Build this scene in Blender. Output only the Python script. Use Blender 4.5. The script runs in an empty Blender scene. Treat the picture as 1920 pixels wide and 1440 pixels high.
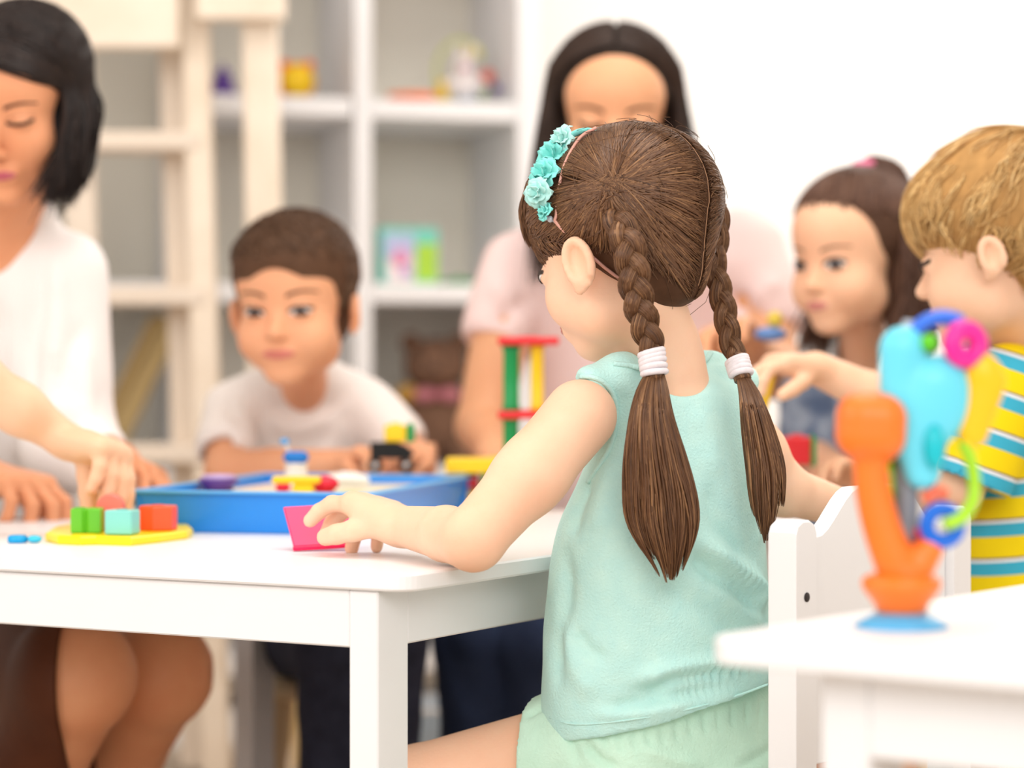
import bpy, math, random
import numpy as np
from mathutils import Vector, Matrix
from mathutils.bvhtree import BVHTree

# ------------------------------------------------------------------ camera, light, exposure
F = 4533.0; CAMZ = 0.704; HY = 690.0
sc = bpy.context.scene
C = sc.collection
cam_d = bpy.data.cameras.new('camera'); cam = bpy.data.objects.new('camera', cam_d); C.objects.link(cam)
cam.location = (0, 0, CAMZ); cam.rotation_euler = (math.pi/2, 0, 0)
cam_d.sensor_width = 36.0; cam_d.lens = F/1920*36.0
cam_d.shift_y = -(720-HY)/1920.0
cam_d.clip_start = 0.05; cam_d.clip_end = 60
cam_d.dof.use_dof = True; cam_d.dof.focus_distance = 2.28; cam_d.dof.aperture_fstop = 2.5
sc.camera = cam

world = bpy.data.worlds.new('daylight'); sc.world = world; world.use_nodes = True
world.node_tree.nodes['Background'].inputs[0].default_value = (1.0, 0.982, 0.958, 1)
world.node_tree.nodes['Background'].inputs[1].default_value = 1.07

def area_light(name, loc, target, sx, sy, power, col):
    d = bpy.data.lights.new(name, 'AREA'); d.shape = 'RECTANGLE'; d.size = sx; d.size_y = sy; d.energy = power; d.color = col
    o = bpy.data.objects.new(name, d); C.objects.link(o); o.location = loc
    o.rotation_euler = (Vector(target)-Vector(loc)).to_track_quat('-Z', 'Y').to_euler(); return o
area_light('window_daylight', (-2.6, 0.9, 2.0), (0.1, 2.9, 0.6), 2.2, 1.6, 35, (1.0, 0.975, 0.955))
area_light('ceiling_light', (0.4, 2.4, 2.75), (0.4, 2.6, 0), 1.6, 1.4, 30, (1.0, 0.965, 0.925))
area_light('wall_wash_light', (1.9, 4.9, 2.3), (0.7, 5.8, 1.2), 1.4, 1.6, 50, (1.0, 0.99, 0.98))  # added lamp to keep the back wall white; no window there
area_light('front_fill_light', (0.5, -0.9, 2.0), (-0.2, 3.5, 0.7), 2.2, 1.4, 40, (1.0, 0.97, 0.94))  # added fill from behind the camera, lifts the boy's white shirt

sc.view_settings.view_transform = 'Standard'; sc.view_settings.look = 'None'
sc.view_settings.gamma = 1.0; sc.view_settings.use_curve_mapping = False
sc.view_settings.exposure = -0.02
sc.cycles.use_denoising = True
sc.cycles.max_bounces = 6; sc.cycles.diffuse_bounces = 4

rng = np.random.default_rng(7); random.seed(7)

def P(px, py, Y):
    return np.array([(px-960)/F*Y, Y, CAMZ-(py-HY)/F*Y])
def V(*a): return np.array(a, float)

# ------------------------------------------------------------------ objects
def lin(c):
    return tuple((x/255/12.92 if x/255 <= .04045 else ((x/255+.055)/1.055)**2.4) for x in c[:3])+(1,)
def tag(o, label, cat, group=None, kind=None):
    if label: o['label'] = label
    if cat: o['category'] = cat
    if group: o['group'] = group
    if kind: o['kind'] = kind
    return o
def thing(name, label, cat, loc=(0, 0, 0), group=None):
    o = bpy.data.objects.new(name, None); C.objects.link(o); o.location = [float(v) for v in loc]; o.empty_display_size = .05
    return tag(o, label, cat, group)
def origin_of(p):
    l = p.location.copy()
    if p.parent is not None: l += p.matrix_parent_inverse.translation+origin_of(p.parent)
    return l
def mesh_obj(name, verts, faces, mat, parent=None, smooth=True, uv=None):
    """Link one mesh; verts are world coordinates, faces an (n,k) array or a list."""
    me = bpy.data.meshes.new(name)
    verts = np.asarray(verts, float)
    if isinstance(faces, np.ndarray):
        nf, k = faces.shape
        me.vertices.add(len(verts)); me.vertices.foreach_set('co', verts.ravel().astype('f4'))
        me.loops.add(nf*k); me.loops.foreach_set('vertex_index', faces.ravel().astype('i4'))
        me.polygons.add(nf); me.polygons.foreach_set('loop_start', np.arange(0, nf*k, k, dtype='i4'))
        me.update(calc_edges=True)
    else:
        me.from_pydata([tuple(v) for v in verts], [], [tuple(f) for f in faces])
    if uv is not None:
        l = me.uv_layers.new(name='UVMap'); li = np.zeros(len(me.loops), 'i4'); me.loops.foreach_get('vertex_index', li)
        l.data.foreach_set('uv', np.asarray(uv, 'f4')[li].ravel())
    me.polygons.foreach_set('use_smooth', np.full(len(me.polygons), smooth))
    if mat is not None: me.materials.append(mat)
    me.validate()
    o = bpy.data.objects.new(name, me); C.objects.link(o)
    if parent is not None:
        o.parent = parent; o.matrix_parent_inverse = Matrix.Translation(-origin_of(parent))
    return o
def box_vf(c, size, ax=None, bev=0.0):
    """box with chamfered edges: centre c, full size, ax = 3x3 columns."""
    ax = np.eye(3) if ax is None else ax
    h = np.array(size)/2
    b = min(bev, min(h)*.9)
    if b <= 0:
        v = np.array([[sx*h[0], sy*h[1], sz*h[2]] for sx in (-1, 1) for sy in (-1, 1) for sz in (-1, 1)])
        f = [(0, 1, 3, 2), (4, 6, 7, 5), (0, 4, 5, 1), (2, 3, 7, 6), (0, 2, 6, 4), (1, 5, 7, 3)]
        return np.asarray(c)+v@ax.T, f
    v = []; idx = {}
    for sx in (-1, 1):
        for sy in (-1, 1):
            for sz in (-1, 1):
                for a in range(3):
                    p = [sx*(h[0]-(b if a != 0 else 0)), sy*(h[1]-(b if a != 1 else 0)), sz*(h[2]-(b if a != 2 else 0))]
                    idx[(sx, sy, sz, a)] = len(v); v.append(p)
    f = []
    for a in range(3):
        for s in (-1, 1):
            q = []
            for (t, u) in ((-1, -1), (1, -1), (1, 1), (-1, 1)):
                k = [0, 0, 0]; k[a] = s; k[(a+1) % 3] = t; k[(a+2) % 3] = u; q.append(idx[(*k, a)])
            f.append(tuple(q if s > 0 else q[::-1]))
    for a in range(3):
        b1, b2 = (a+1) % 3, (a+2) % 3
        for s in (-1, 1):
            for t in (-1, 1):
                k0 = [0, 0, 0]; k1 = [0, 0, 0]; k0[a] = -1; k1[a] = 1
                for k in (k0, k1): k[b1] = s; k[b2] = t
                q = [idx[(*k0, b1)], idx[(*k1, b1)], idx[(*k1, b2)], idx[(*k0, b2)]]
                f.append(tuple(q if s*t > 0 else q[::-1]))
    for sx in (-1, 1):
        for sy in (-1, 1):
            for sz in (-1, 1):
                q = [idx[(sx, sy, sz, a)] for a in range(3)]
                f.append(tuple(q if sx*sy*sz > 0 else q[::-1]))
    return np.asarray(c)+np.array(v)@ax.T, f
def join(*vfs):
    V_, F_ = [], []; n = 0
    for v, f in vfs:
        V_.append(np.asarray(v)); F_ += [tuple(i+n for i in q) for q in f]; n += len(v)
    return np.concatenate(V_), F_
def box(name, c, size, mat, parent=None, ax=None, bev=.002):
    v, f = box_vf(c, size, ax, bev); return mesh_obj(name, v, f, mat, parent, smooth=False)
def bar_vf(a, b, w, t, bev=.002, side=None):
    """rectangular bar from a to b; w along side, t along the third axis"""
    a = np.asarray(a, float); b = np.asarray(b, float); d = b-a; L = np.linalg.norm(d); d /= L
    s = np.asarray(side if side is not None else (1, 0, 0), float); s = s-d*(s@d); s /= np.linalg.norm(s)
    return box_vf((a+b)/2, (w, t, L), np.stack([s, np.cross(d, s), d], 1), bev)
def bar(name, a, b, w, t, mat, parent=None, bev=.002, side=None):
    v, f = bar_vf(a, b, w, t, bev, side); return mesh_obj(name, v, f, mat, parent, smooth=False)
def lathe_vf(prof, c, ax=None, n=32, caps=True):
    """prof: list of (r, z)"""
    ax = np.eye(3) if ax is None else ax
    th = np.arange(n)*2*math.pi/n; v = []
    for r, z in prof:
        v += [(r*math.cos(t), r*math.sin(t), z) for t in th]
    f = []; m = len(prof)
    for i in range(m-1):
        for j in range(n):
            k = (j+1) % n; f.append((i*n+j, i*n+k, (i+1)*n+k, (i+1)*n+j))
    if caps:
        f.append(tuple(range(n-1, -1, -1))); f.append(tuple((m-1)*n+j for j in range(n)))
    return np.asarray(c)+np.array(v)@ax.T, f
def lathe(name, prof, c, mat, parent=None, ax=None, n=32):
    v, f = lathe_vf(prof, c, ax, n); return mesh_obj(name, v, f, mat, parent)
def prism_vf(poly, h, c, ax=None, bev=.001):
    """extruded polygon (x,y) centred at z 0..h with chamfered rim"""
    ax = np.eye(3) if ax is None else ax
    p = np.array(poly, float); n = len(p); cen = p.mean(0)
    q = cen+(p-cen)*(1-bev/np.maximum(np.linalg.norm(p-cen, axis=1, keepdims=True), 1e-6))
    L = [(q, 0), (p, bev), (p, h-bev), (q, h)]
    v = np.concatenate([np.c_[a, np.full(n, z)] for a, z in L])
    f = [tuple(range(n-1, -1, -1)), tuple(3*n+j for j in range(n))]
    for i in range(3):
        for j in range(n):
            k = (j+1) % n; f.append((i*n+j, i*n+k, (i+1)*n+k, (i+1)*n+j))
    return np.asarray(c)+v@ax.T, f
def prism(name, poly, h, c, mat, parent=None, ax=None, bev=.001):
    v, f = prism_vf(poly, h, c, ax, bev); return mesh_obj(name, v, f, mat, parent, smooth=False)
def rot(deg, axis='Z'):
    return np.array(Matrix.Rotation(math.radians(deg), 3, axis))
def smooth_path(pts, n=40):
    pts = np.asarray(pts, float)
    p = np.vstack([2*pts[0]-pts[1], pts, 2*pts[-1]-pts[-2]]); m = len(pts)-1
    t = np.linspace(0, m-1e-6, n); i = t.astype(int); u = (t-i)[:, None]
    a, b, c, d = p[i], p[i+1], p[i+2], p[i+3]
    return .5*((2*b)+(-a+c)*u+(2*a-5*b+4*c-d)*u*u+(-a+3*b-3*c+d)*u**3)
def tubes_vf(paths, radii, sides=3, flat=None, ref=None, closed=False):
    """paths (N,M,3), radii (N,M) or scalar; returns verts, quads, uv"""
    paths = np.asarray(paths, float); N, M, _ = paths.shape
    radii = np.broadcast_to(np.asarray(radii, float), (N, M))
    T = np.gradient(paths, axis=1)
    if closed: T[:, 0] = T[:, -1] = (paths[:, 1]-paths[:, -2])
    T /= np.maximum(np.linalg.norm(T, axis=2, keepdims=True), 1e-9)
    if ref is None: ref = np.array([.31, .82, .47])
    ref = np.broadcast_to(ref, (N, M, 3)) if np.ndim(ref) < 3 else ref
    A = ref-T*np.sum(ref*T, 2, keepdims=True); A /= np.maximum(np.linalg.norm(A, axis=2, keepdims=True), 1e-9)
    B = np.cross(T, A)
    fl = 1.0 if flat is None else flat
    th = np.arange(sides)*2*np.pi/sides
    v = paths[:, :, None, :]+radii[:, :, None, None]*(fl*np.cos(th)[None, None, :, None]*A[:, :, None, :]+np.sin(th)[None, None, :, None]*B[:, :, None, :])
    n, m, s = np.meshgrid(np.arange(N), np.arange(M-1), np.arange(sides), indexing='ij')
    b = (n*M+m)*sides; s2 = (s+1) % sides
    q = np.stack([b+s, b+s2, b+sides+s2, b+sides+s], -1).reshape(-1, 4)
    sh = rng.random(N)*7
    u = np.broadcast_to(sh[:, None, None]+np.abs(np.arange(sides)-sides/2)[None, None, :]/sides*2, (N, M, sides))
    L = np.linspace(0, 1, M)[None, :, None]+sh[:, None, None]*3
    uv = np.stack([u, np.broadcast_to(L, (N, M, sides))], -1).reshape(-1, 2)
    return v.reshape(-1, 3), q, uv
def tubes(name, paths, radii, mat, parent=None, sides=3, flat=None, ref=None, closed=False):
    v, q, uv = tubes_vf(paths, radii, sides, flat, ref, closed); return mesh_obj(name, v, q, mat, parent, True, uv)
def tube(name, pts, r, mat, parent=None, n=40, sides=10, flat=None, ref=None, raw=False):
    p = np.asarray(pts, float) if raw else smooth_path(pts, n)
    r = np.interp(np.linspace(0, 1, len(p)), np.linspace(0, 1, len(np.atleast_1d(r))), np.atleast_1d(r))
    v, q, uv = tubes_vf(p[None], r[None], sides, flat, ref)
    M = len(p); fs = [tuple(x) for x in q]+[tuple(range(sides-1, -1, -1)), tuple((M-1)*sides+j for j in range(sides))]
    return mesh_obj(name, v, fs, mat, parent, True, uv)
def torus_vf(c, ax, R, r, n=32, s=10, a0=0, a1=2*math.pi, squash=1.0):
    full = abs(a1-a0-2*math.pi) < 1e-6
    t = np.linspace(a0, a1, n+1)
    p = np.stack([R*np.cos(t), R*np.sin(t)*squash, t*0], 1)@np.asarray(ax).T+np.asarray(c)
    v, q, uv = tubes_vf(p[None], r, s, ref=np.asarray(ax)[:, 2], closed=full)
    f = [tuple(x) for x in q]
    if not full: f += [tuple(range(s-1, -1, -1)), tuple(n*s+j for j in range(s))]
    return v, f
def ball_vf(c, r, ax=None, n=20, m=12):
    r = np.broadcast_to(np.asarray(r, float), 3); ax = np.eye(3) if ax is None else ax
    v = [(0, 0, -1)]
    for i in range(1, m):
        ph = -math.pi/2+math.pi*i/m
        v += [(math.cos(ph)*math.cos(2*math.pi*j/n), math.cos(ph)*math.sin(2*math.pi*j/n), math.sin(ph)) for j in range(n)]
    v.append((0, 0, 1)); v = np.array(v)*r; f = []
    for j in range(n):
        k = (j+1) % n; f.append((0, 1+k, 1+j)); f.append((len(v)-1, 1+(m-2)*n+j, 1+(m-2)*n+k))
        for i in range(m-2): f.append((1+i*n+j, 1+i*n+k, 1+(i+1)*n+k, 1+(i+1)*n+j))
    return np.asarray(c)+v@ax.T, f
def ball(name, c, r, mat, parent=None, ax=None, n=20, m=12):
    v, f = ball_vf(c, r, ax, n, m); return mesh_obj(name, v, f, mat, parent)

# ------------------------------------------------------------------ materials
def mat(name, col, rough=.5, spec=.4, noise=0, nscale=30, bump=0, bscale=200, sss=0, sheen=0, coat=0, emit=None, alt=None):
    m = bpy.data.materials.new(name); m.use_nodes = True; nt = m.node_tree; b = nt.nodes['Principled BSDF']
    b.inputs['Base Color'].default_value = lin(col); b.inputs['Roughness'].default_value = rough
    b.inputs['Specular IOR Level'].default_value = spec
    if sss:
        b.inputs['Subsurface Weight'].default_value = sss; b.inputs['Subsurface Radius'].default_value = (1, .35, .2)
        b.inputs['Subsurface Scale'].default_value = .006
    if sheen: b.inputs['Sheen Weight'].default_value = sheen
    if coat: b.inputs['Coat Weight'].default_value = coat; b.inputs['Coat Roughness'].default_value = .1
    tc = nt.nodes.new('ShaderNodeTexCoord')
    n = nt.nodes.new('ShaderNodeTexNoise'); n.inputs['Scale'].default_value = nscale; n.inputs['Detail'].default_value = 4
    nt.links.new(tc.outputs['Object'], n.inputs['Vector'])
    r = nt.nodes.new('ShaderNodeValToRGB'); c = lin(col)
    d = alt and lin(alt) or tuple(x*(1-noise) for x in c[:3])+(1,)
    r.color_ramp.elements[0].position = .3; r.color_ramp.elements[1].position = .7
    r.color_ramp.elements[0].color = d; r.color_ramp.elements[1].color = c
    nt.links.new(n.outputs['Fac'], r.inputs['Fac']); nt.links.new(r.outputs['Color'], b.inputs['Base Color'])
    if bump:
        n2 = nt.nodes.new('ShaderNodeTexNoise'); n2.inputs['Scale'].default_value = bscale; n2.inputs['Detail'].default_value = 3
        nt.links.new(tc.outputs['Object'], n2.inputs['Vector'])
        bp = nt.nodes.new('ShaderNodeBump'); bp.inputs['Strength'].default_value = bump; bp.inputs['Distance'].default_value = .002
        nt.links.new(n2.outputs['Fac'], bp.inputs['Height']); nt.links.new(bp.outputs['Normal'], b.inputs['Normal'])
    if emit:
        b.inputs['Emission Color'].default_value = lin(col); b.inputs['Emission Strength'].default_value = emit
    return m
def hair_mat(name, dark, mid, light, rough=.42, spec=.35):
    m = bpy.data.materials.new(name); m.use_nodes = True; nt = m.node_tree; b = nt.nodes['Principled BSDF']
    b.inputs['Roughness'].default_value = rough; b.inputs['Specular IOR Level'].default_value = spec
    tc = nt.nodes.new('ShaderNodeTexCoord'); mp = nt.nodes.new('ShaderNodeMapping'); mp.inputs['Scale'].default_value = (9, 1.3, 1)
    nt.links.new(tc.outputs['UV'], mp.inputs['Vector'])
    n = nt.nodes.new('ShaderNodeTexNoise'); n.inputs['Scale'].default_value = 1.0; n.inputs['Detail'].default_value = 5; n.inputs['Roughness'].default_value = .7
    nt.links.new(mp.outputs['Vector'], n.inputs['Vector'])
    r = nt.nodes.new('ShaderNodeValToRGB'); e = r.color_ramp.elements
    e[0].position = .3; e[0].color = lin(dark); e[1].position = .72; e[1].color = lin(light)
    k = e.new(.5); k.color = lin(mid)
    nt.links.new(n.outputs['Fac'], r.inputs['Fac']); nt.links.new(r.outputs['Color'], b.inputs['Base Color'])
    bp = nt.nodes.new('ShaderNodeBump'); bp.inputs['Strength'].default_value = .5; bp.inputs['Distance'].default_value = .002
    mp2 = nt.nodes.new('ShaderNodeMapping'); mp2.inputs['Scale'].default_value = (22, 1.0, 1)
    n2 = nt.nodes.new('ShaderNodeTexNoise'); n2.inputs['Scale'].default_value = 1.0
    nt.links.new(tc.outputs['UV'], mp2.inputs['Vector']); nt.links.new(mp2.outputs['Vector'], n2.inputs['Vector'])
    nt.links.new(n2.outputs['Fac'], bp.inputs['Height']); nt.links.new(bp.outputs['Normal'], b.inputs['Normal'])
    return m
def stripe_mat(name, axis, period, phase, bands, rough=.8):
    """bands: list of (start, colour) along axis, object coordinates"""
    m = bpy.data.materials.new(name); m.use_nodes = True; nt = m.node_tree; b = nt.nodes['Principled BSDF']
    b.inputs['Roughness'].default_value = rough; b.inputs['Specular IOR Level'].default_value = .15
    tc = nt.nodes.new('ShaderNodeTexCoord')
    dp = nt.nodes.new('ShaderNodeVectorMath'); dp.operation = 'DOT_PRODUCT'; a = np.asarray(axis, float); a = a/np.linalg.norm(a)/period
    dp.inputs[1].default_value = tuple(a); nt.links.new(tc.outputs['Object'], dp.inputs[0])
    ad = nt.nodes.new('ShaderNodeMath'); ad.operation = 'ADD'; ad.inputs[1].default_value = phase
    fr = nt.nodes.new('ShaderNodeMath'); fr.operation = 'FRACT'
    nt.links.new(dp.outputs['Value'], ad.inputs[0]); nt.links.new(ad.outputs[0], fr.inputs[0])
    r = nt.nodes.new('ShaderNodeValToRGB'); r.color_ramp.interpolation = 'CONSTANT'; e = r.color_ramp.elements
    e[0].position = 0; e[0].color = lin(bands[0][1]); e[1].position = bands[1][0]; e[1].color = lin(bands[1][1])
    for s, c in bands[2:]:
        k = e.new(s); k.color = lin(c)
    nt.links.new(fr.outputs[0], r.inputs['Fac']); nt.links.new(r.outputs['Color'], b.inputs['Base Color'])
    return m

# ------------------------------------------------------------------ implicit bodies (numpy distance fields, meshed with surface nets)
class Field:
    def __init__(s, lo, hi, h):
        s.lo = np.array(lo, float); s.h = h
        s.n = np.ceil((np.array(hi)-s.lo)/h).astype(int)+1
        s.F = np.full(s.n, .5, 'f4'); s.ax = [(s.lo[i]+h*np.arange(s.n[i])).astype('f4') for i in range(3)]
    def grid(s, lo, hi):
        a = np.clip(np.floor((np.array(lo)-s.lo)/s.h).astype(int), 0, s.n-1)
        b = np.clip(np.ceil((np.array(hi)-s.lo)/s.h).astype(int)+1, 0, s.n)
        b = np.maximum(a+1, b)
        sl = tuple(slice(a[i], b[i]) for i in range(3))
        return sl, s.ax[0][sl[0]][:, None, None], s.ax[1][sl[1]][None, :, None], s.ax[2][sl[2]][None, None, :]
    def add(s, prim, k=.01):
        lo, hi, fn = prim; m = k+3*s.h
        sl, x, y, z = s.grid(np.array(lo)-m, np.array(hi)+m); d = fn(x, y, z).astype('f4'); f = s.F[sl]
        if k > 0:
            h = np.clip(.5+.5*(d-f)/k, 0, 1); s.F[sl] = d+(f-d)*h-k*h*(1-h)
        else: s.F[sl] = np.minimum(f, d)
        return s
    def sub(s, prim, k=.004):
        lo, hi, fn = prim; m = k+2*s.h
        sl, x, y, z = s.grid(np.array(lo)-m, np.array(hi)+m); d = -fn(x, y, z).astype('f4'); f = s.F[sl]
        h = np.clip(.5-.5*(d-f)/k, 0, 1); s.F[sl] = d+(f-d)*h+k*h*(1-h)
        return s
    def clip(s, pt, n, lo=None, hi=None):
        n = np.asarray(n, float)/np.linalg.norm(n)
        sl, x, y, z = s.grid(s.lo if lo is None else lo, s.lo+s.h*s.n if hi is None else hi)
        d = ((x-pt[0])*n[0]+(y-pt[1])*n[1]+(z-pt[2])*n[2]).astype('f4'); s.F[sl] = np.maximum(s.F[sl], d); return s
    def mesh(s):
        Fd = s.F; Fd[0] = Fd[-1] = 1; Fd[:, 0] = Fd[:, -1] = 1; Fd[:, :, 0] = Fd[:, :, -1] = 1
        S = Fd < 0; nx, ny, nz = Fd.shape
        c = np.zeros((nx-1, ny-1, nz-1), 'i1'); Si = S.view('i1')
        for i in (0, 1):
            for j in (0, 1):
                for k in (0, 1): c += Si[i:nx-1+i, j:ny-1+j, k:nz-1+k]
        act = (c > 0) & (c < 8); idx = np.argwhere(act); N = len(idx)
        corner = np.array([(i, j, k) for i in (0, 1) for j in (0, 1) for k in (0, 1)])
        vals = [Fd[idx[:, 0]+a, idx[:, 1]+b, idx[:, 2]+d] for a, b, d in corner]
        acc = np.zeros((N, 3)); cnt = np.zeros(N)
        for a in range(8):
            for b in range(a+1, 8):
                if np.abs(corner[a]-corner[b]).sum() != 1: continue
                va, vb = vals[a], vals[b]; m = (va < 0) != (vb < 0); t = va[m]/(va[m]-vb[m])
                acc[m] += corner[a]+t[:, None]*(corner[b]-corner[a]); cnt[m] += 1
        verts = s.lo+s.h*(idx+acc/cnt[:, None])
        vid = np.full(act.shape, -1, 'i4'); vid[act] = np.arange(N)
        faces = []
        for ax in range(3):
            o = [(0, 1, 2), (1, 2, 0), (2, 0, 1)][ax]
            St = S.transpose(o); vt = vid.transpose(o)
            A = St[:-1, 1:-1, 1:-1]; B = St[1:, 1:-1, 1:-1]; e = np.argwhere(A != B)
            fl = A[e[:, 0], e[:, 1], e[:, 2]]
            i, j, k = e[:, 0], e[:, 1]+1, e[:, 2]+1
            q = np.stack([vt[i, j-1, k-1], vt[i, j, k-1], vt[i, j, k], vt[i, j-1, k]], 1)
            q[~fl] = q[~fl][:, ::-1]; faces.append(q)
        return verts, np.concatenate(faces)

def cap(a, b, ra, rb):
    a = np.asarray(a, float); b = np.asarray(b, float); r = max(ra, rb)
    ba = b-a; L = max(ba@ba, 1e-9)
    def fn(x, y, z):
        px, py, pz = x-a[0], y-a[1], z-a[2]
        t = np.clip((px*ba[0]+py*ba[1]+pz*ba[2])/L, 0, 1)
        return np.sqrt((px-t*ba[0])**2+(py-t*ba[1])**2+(pz-t*ba[2])**2)-(ra+(rb-ra)*t)
    return np.minimum(a, b)-r, np.maximum(a, b)+r, fn
def fcap(a, b, ra, rb, n, s):
    """capsule squashed by factor s along axis n"""
    a = np.asarray(a, float); b = np.asarray(b, float); r = max(ra, rb)*max(1, s); n = np.asarray(n, float)/np.linalg.norm(n)
    ba = b-a; L = max(ba@ba, 1e-9)
    def fn(x, y, z):
        px, py, pz = x-a[0], y-a[1], z-a[2]
        t = np.clip((px*ba[0]+py*ba[1]+pz*ba[2])/L, 0, 1)
        qx, qy, qz = px-t*ba[0], py-t*ba[1], pz-t*ba[2]
        c = (qx*n[0]+qy*n[1]+qz*n[2])*(1/s-1)
        return (np.sqrt((qx+c*n[0])**2+(qy+c*n[1])**2+(qz+c*n[2])**2)-(ra+(rb-ra)*t))*min(1, s)
    return np.minimum(a, b)-r, np.maximum(a, b)+r, fn
def ell(c, r, R=None):
    c = np.asarray(c, float); r = np.broadcast_to(np.asarray(r, float), 3); R = np.eye(3) if R is None else R
    ext = np.sqrt(((R*r)**2).sum(1))
    def fn(x, y, z):
        px, py, pz = x-c[0], y-c[1], z-c[2]
        u = [px*R[0, i]+py*R[1, i]+pz*R[2, i] for i in range(3)]
        k0 = np.sqrt(sum((u[i]/r[i])**2 for i in range(3))); k1 = np.sqrt(sum((u[i]/r[i]**2)**2 for i in range(3)))+1e-6
        return k0*(k0-1)/k1
    return c-ext, c+ext, fn
def rbox(c, h, r, R=None):
    c = np.asarray(c, float); h = np.asarray(h, float); R = np.eye(3) if R is None else R
    ext = np.abs(R)@h
    def fn(x, y, z):
        px, py, pz = x-c[0], y-c[1], z-c[2]
        q = [np.abs(px*R[0, i]+py*R[1, i]+pz*R[2, i])-(h[i]-r) for i in range(3)]
        return np.sqrt(sum(np.maximum(a, 0)**2 for a in q))+np.minimum(np.maximum(np.maximum(q[0], q[1]), q[2]), 0)-r
    return c-ext, c+ext, fn
def crom(zq, z, v):
    """smooth interpolation of knots"""
    p = smooth_path(np.stack([z, v], 1), 120); o = np.argsort(p[:, 0]); return np.interp(zq, p[o, 0], p[o, 1])
def loft(knots, yaw, k=.015):
    """knots rows: z, cx, cy, rx, ry (elliptical sections turned by yaw degrees)"""
    K = np.array(sorted(knots, key=lambda r: r[0]), float); c_, s_ = math.cos(math.radians(yaw)), math.sin(math.radians(yaw))
    R = K[:, 3:].max(); lo = np.array([(K[:, 1]).min()-R, K[:, 2].min()-R, K[0, 0]]); hi = np.array([K[:, 1].max()+R, K[:, 2].max()+R, K[-1, 0]])
    def fn(x, y, z):
        zz = z.ravel(); g = [crom(zz, K[:, 0], K[:, i])[None, None, :] for i in range(1, 5)]
        dx, dy = x-g[0], y-g[1]; u = dx*c_+dy*s_; w = -dx*s_+dy*c_
        k0 = np.sqrt((u/g[2])**2+(w/g[3])**2); k1 = np.sqrt((u/g[2]**2)**2+(w/g[3]**2)**2)+1e-6
        d = k0*(k0-1)/k1; e = np.maximum(K[0, 0]-z, z-K[-1, 0])+0*d
        h = np.clip(.5-.5*(e-d)/k, 0, 1); return e+(d-e)*h+k*h*(1-h)
    return lo, hi, fn
def knot(py, l, r, Y, yaw, ratio=.65, off=0):
    """section of a torso seen between pixel columns l and r at depth Y"""
    w = (r-l)/2/F*Y; a = math.radians(yaw); rx = w/math.sqrt(math.cos(a)**2+(ratio*math.sin(a))**2)
    p = P((l+r)/2, py, Y); return (p[2], p[0], p[1], rx+off, rx*ratio+off)
def displace(verts, faces, fn):
    """move vertices along their normals by fn(verts, normals)"""
    n = np.zeros_like(verts); a = verts[faces[:, 0]]; b = verts[faces[:, 1]]; c = verts[faces[:, 2]]; d = verts[faces[:, 3]]
    fnm = np.cross(c-a, d-b)
    for i in range(4): np.add.at(n, faces[:, i], fnm)
    n /= np.maximum(np.linalg.norm(n, axis=1, keepdims=True), 1e-12)
    return verts+n*fn(verts, n)[:, None]
def fold_fn(folds):
    """folds: list of (polyline pts, depth, width); positive depth = ridge"""
    L = [(smooth_path(p, 24), d, w) for p, d, w in folds]
    def fn(v, n):
        out = np.zeros(len(v))
        for p, d, w in L:
            m = np.where(((v > p.min(0)-3*w) & (v < p.max(0)+3*w)).all(1))[0]
            if not len(m): continue
            D = np.linalg.norm(v[m][:, None]-p[None], axis=2); j = D.argmin(1); e = np.minimum(np.arange(len(p)), len(p)-1-np.arange(len(p)))/(len(p)/2)
            out[m] += d*np.exp(-(D.min(1)/w)**2)*np.minimum(1, e[j]*2.2+.15)
        return out
    return fn
def wrinkle(v, n, amp, s, seed=0):
    r = np.random.default_rng(seed); o = np.zeros(len(v))
    for i in range(5):
        k = r.normal(size=3); k /= np.linalg.norm(k); o += np.sin(v@k*s*(1+.35*i)+r.random()*6+1.3*np.sin(v@r.normal(size=3)*s*.4))
    return amp*o/3

# ------------------------------------------------------------------ heads
KID = dict(cran=((0, -.012, .045), (.073, .088, .072)), fore=((0, .028, .034), (.058, .050, .052)), face=((0, .026, -.026), (.056, .052, .060)),
           cheek=((.033, .048, -.036), .027), chin=((0, .056, -.078), (.024, .021, .017)), jaw=((.034, .012, -.052), .024), nose=((0, .074, -.004), (0, .089, -.026), .006, .0088),
           ala=((.0078, .083, -.029), .0062), mouth=((0, .071, -.053), (.019, .011, .013)), eye=(.030, .0, .0145, .0085), lipz=-.0525, brow=.022, neck=.033)
ADULT = dict(cran=((0, -.014, .043), (.074, .090, .070)), fore=((0, .028, .034), (.060, .052, .052)), face=((0, .028, -.036), (.056, .052, .070)),
             cheek=((.037, .048, -.030), .022), chin=((0, .064, -.098), (.020, .019, .016)), jaw=((.038, .012, -.066), .022), nose=((0, .077, .0), (0, .099, -.037), .006, .0095),
             ala=((.0095, .089, -.040), .0068), mouth=((0, .077, -.067), (.022, .011, .014)), eye=(.031, .0, .0150, .0062), lipz=-.067, brow=.019, neck=.05)
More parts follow.
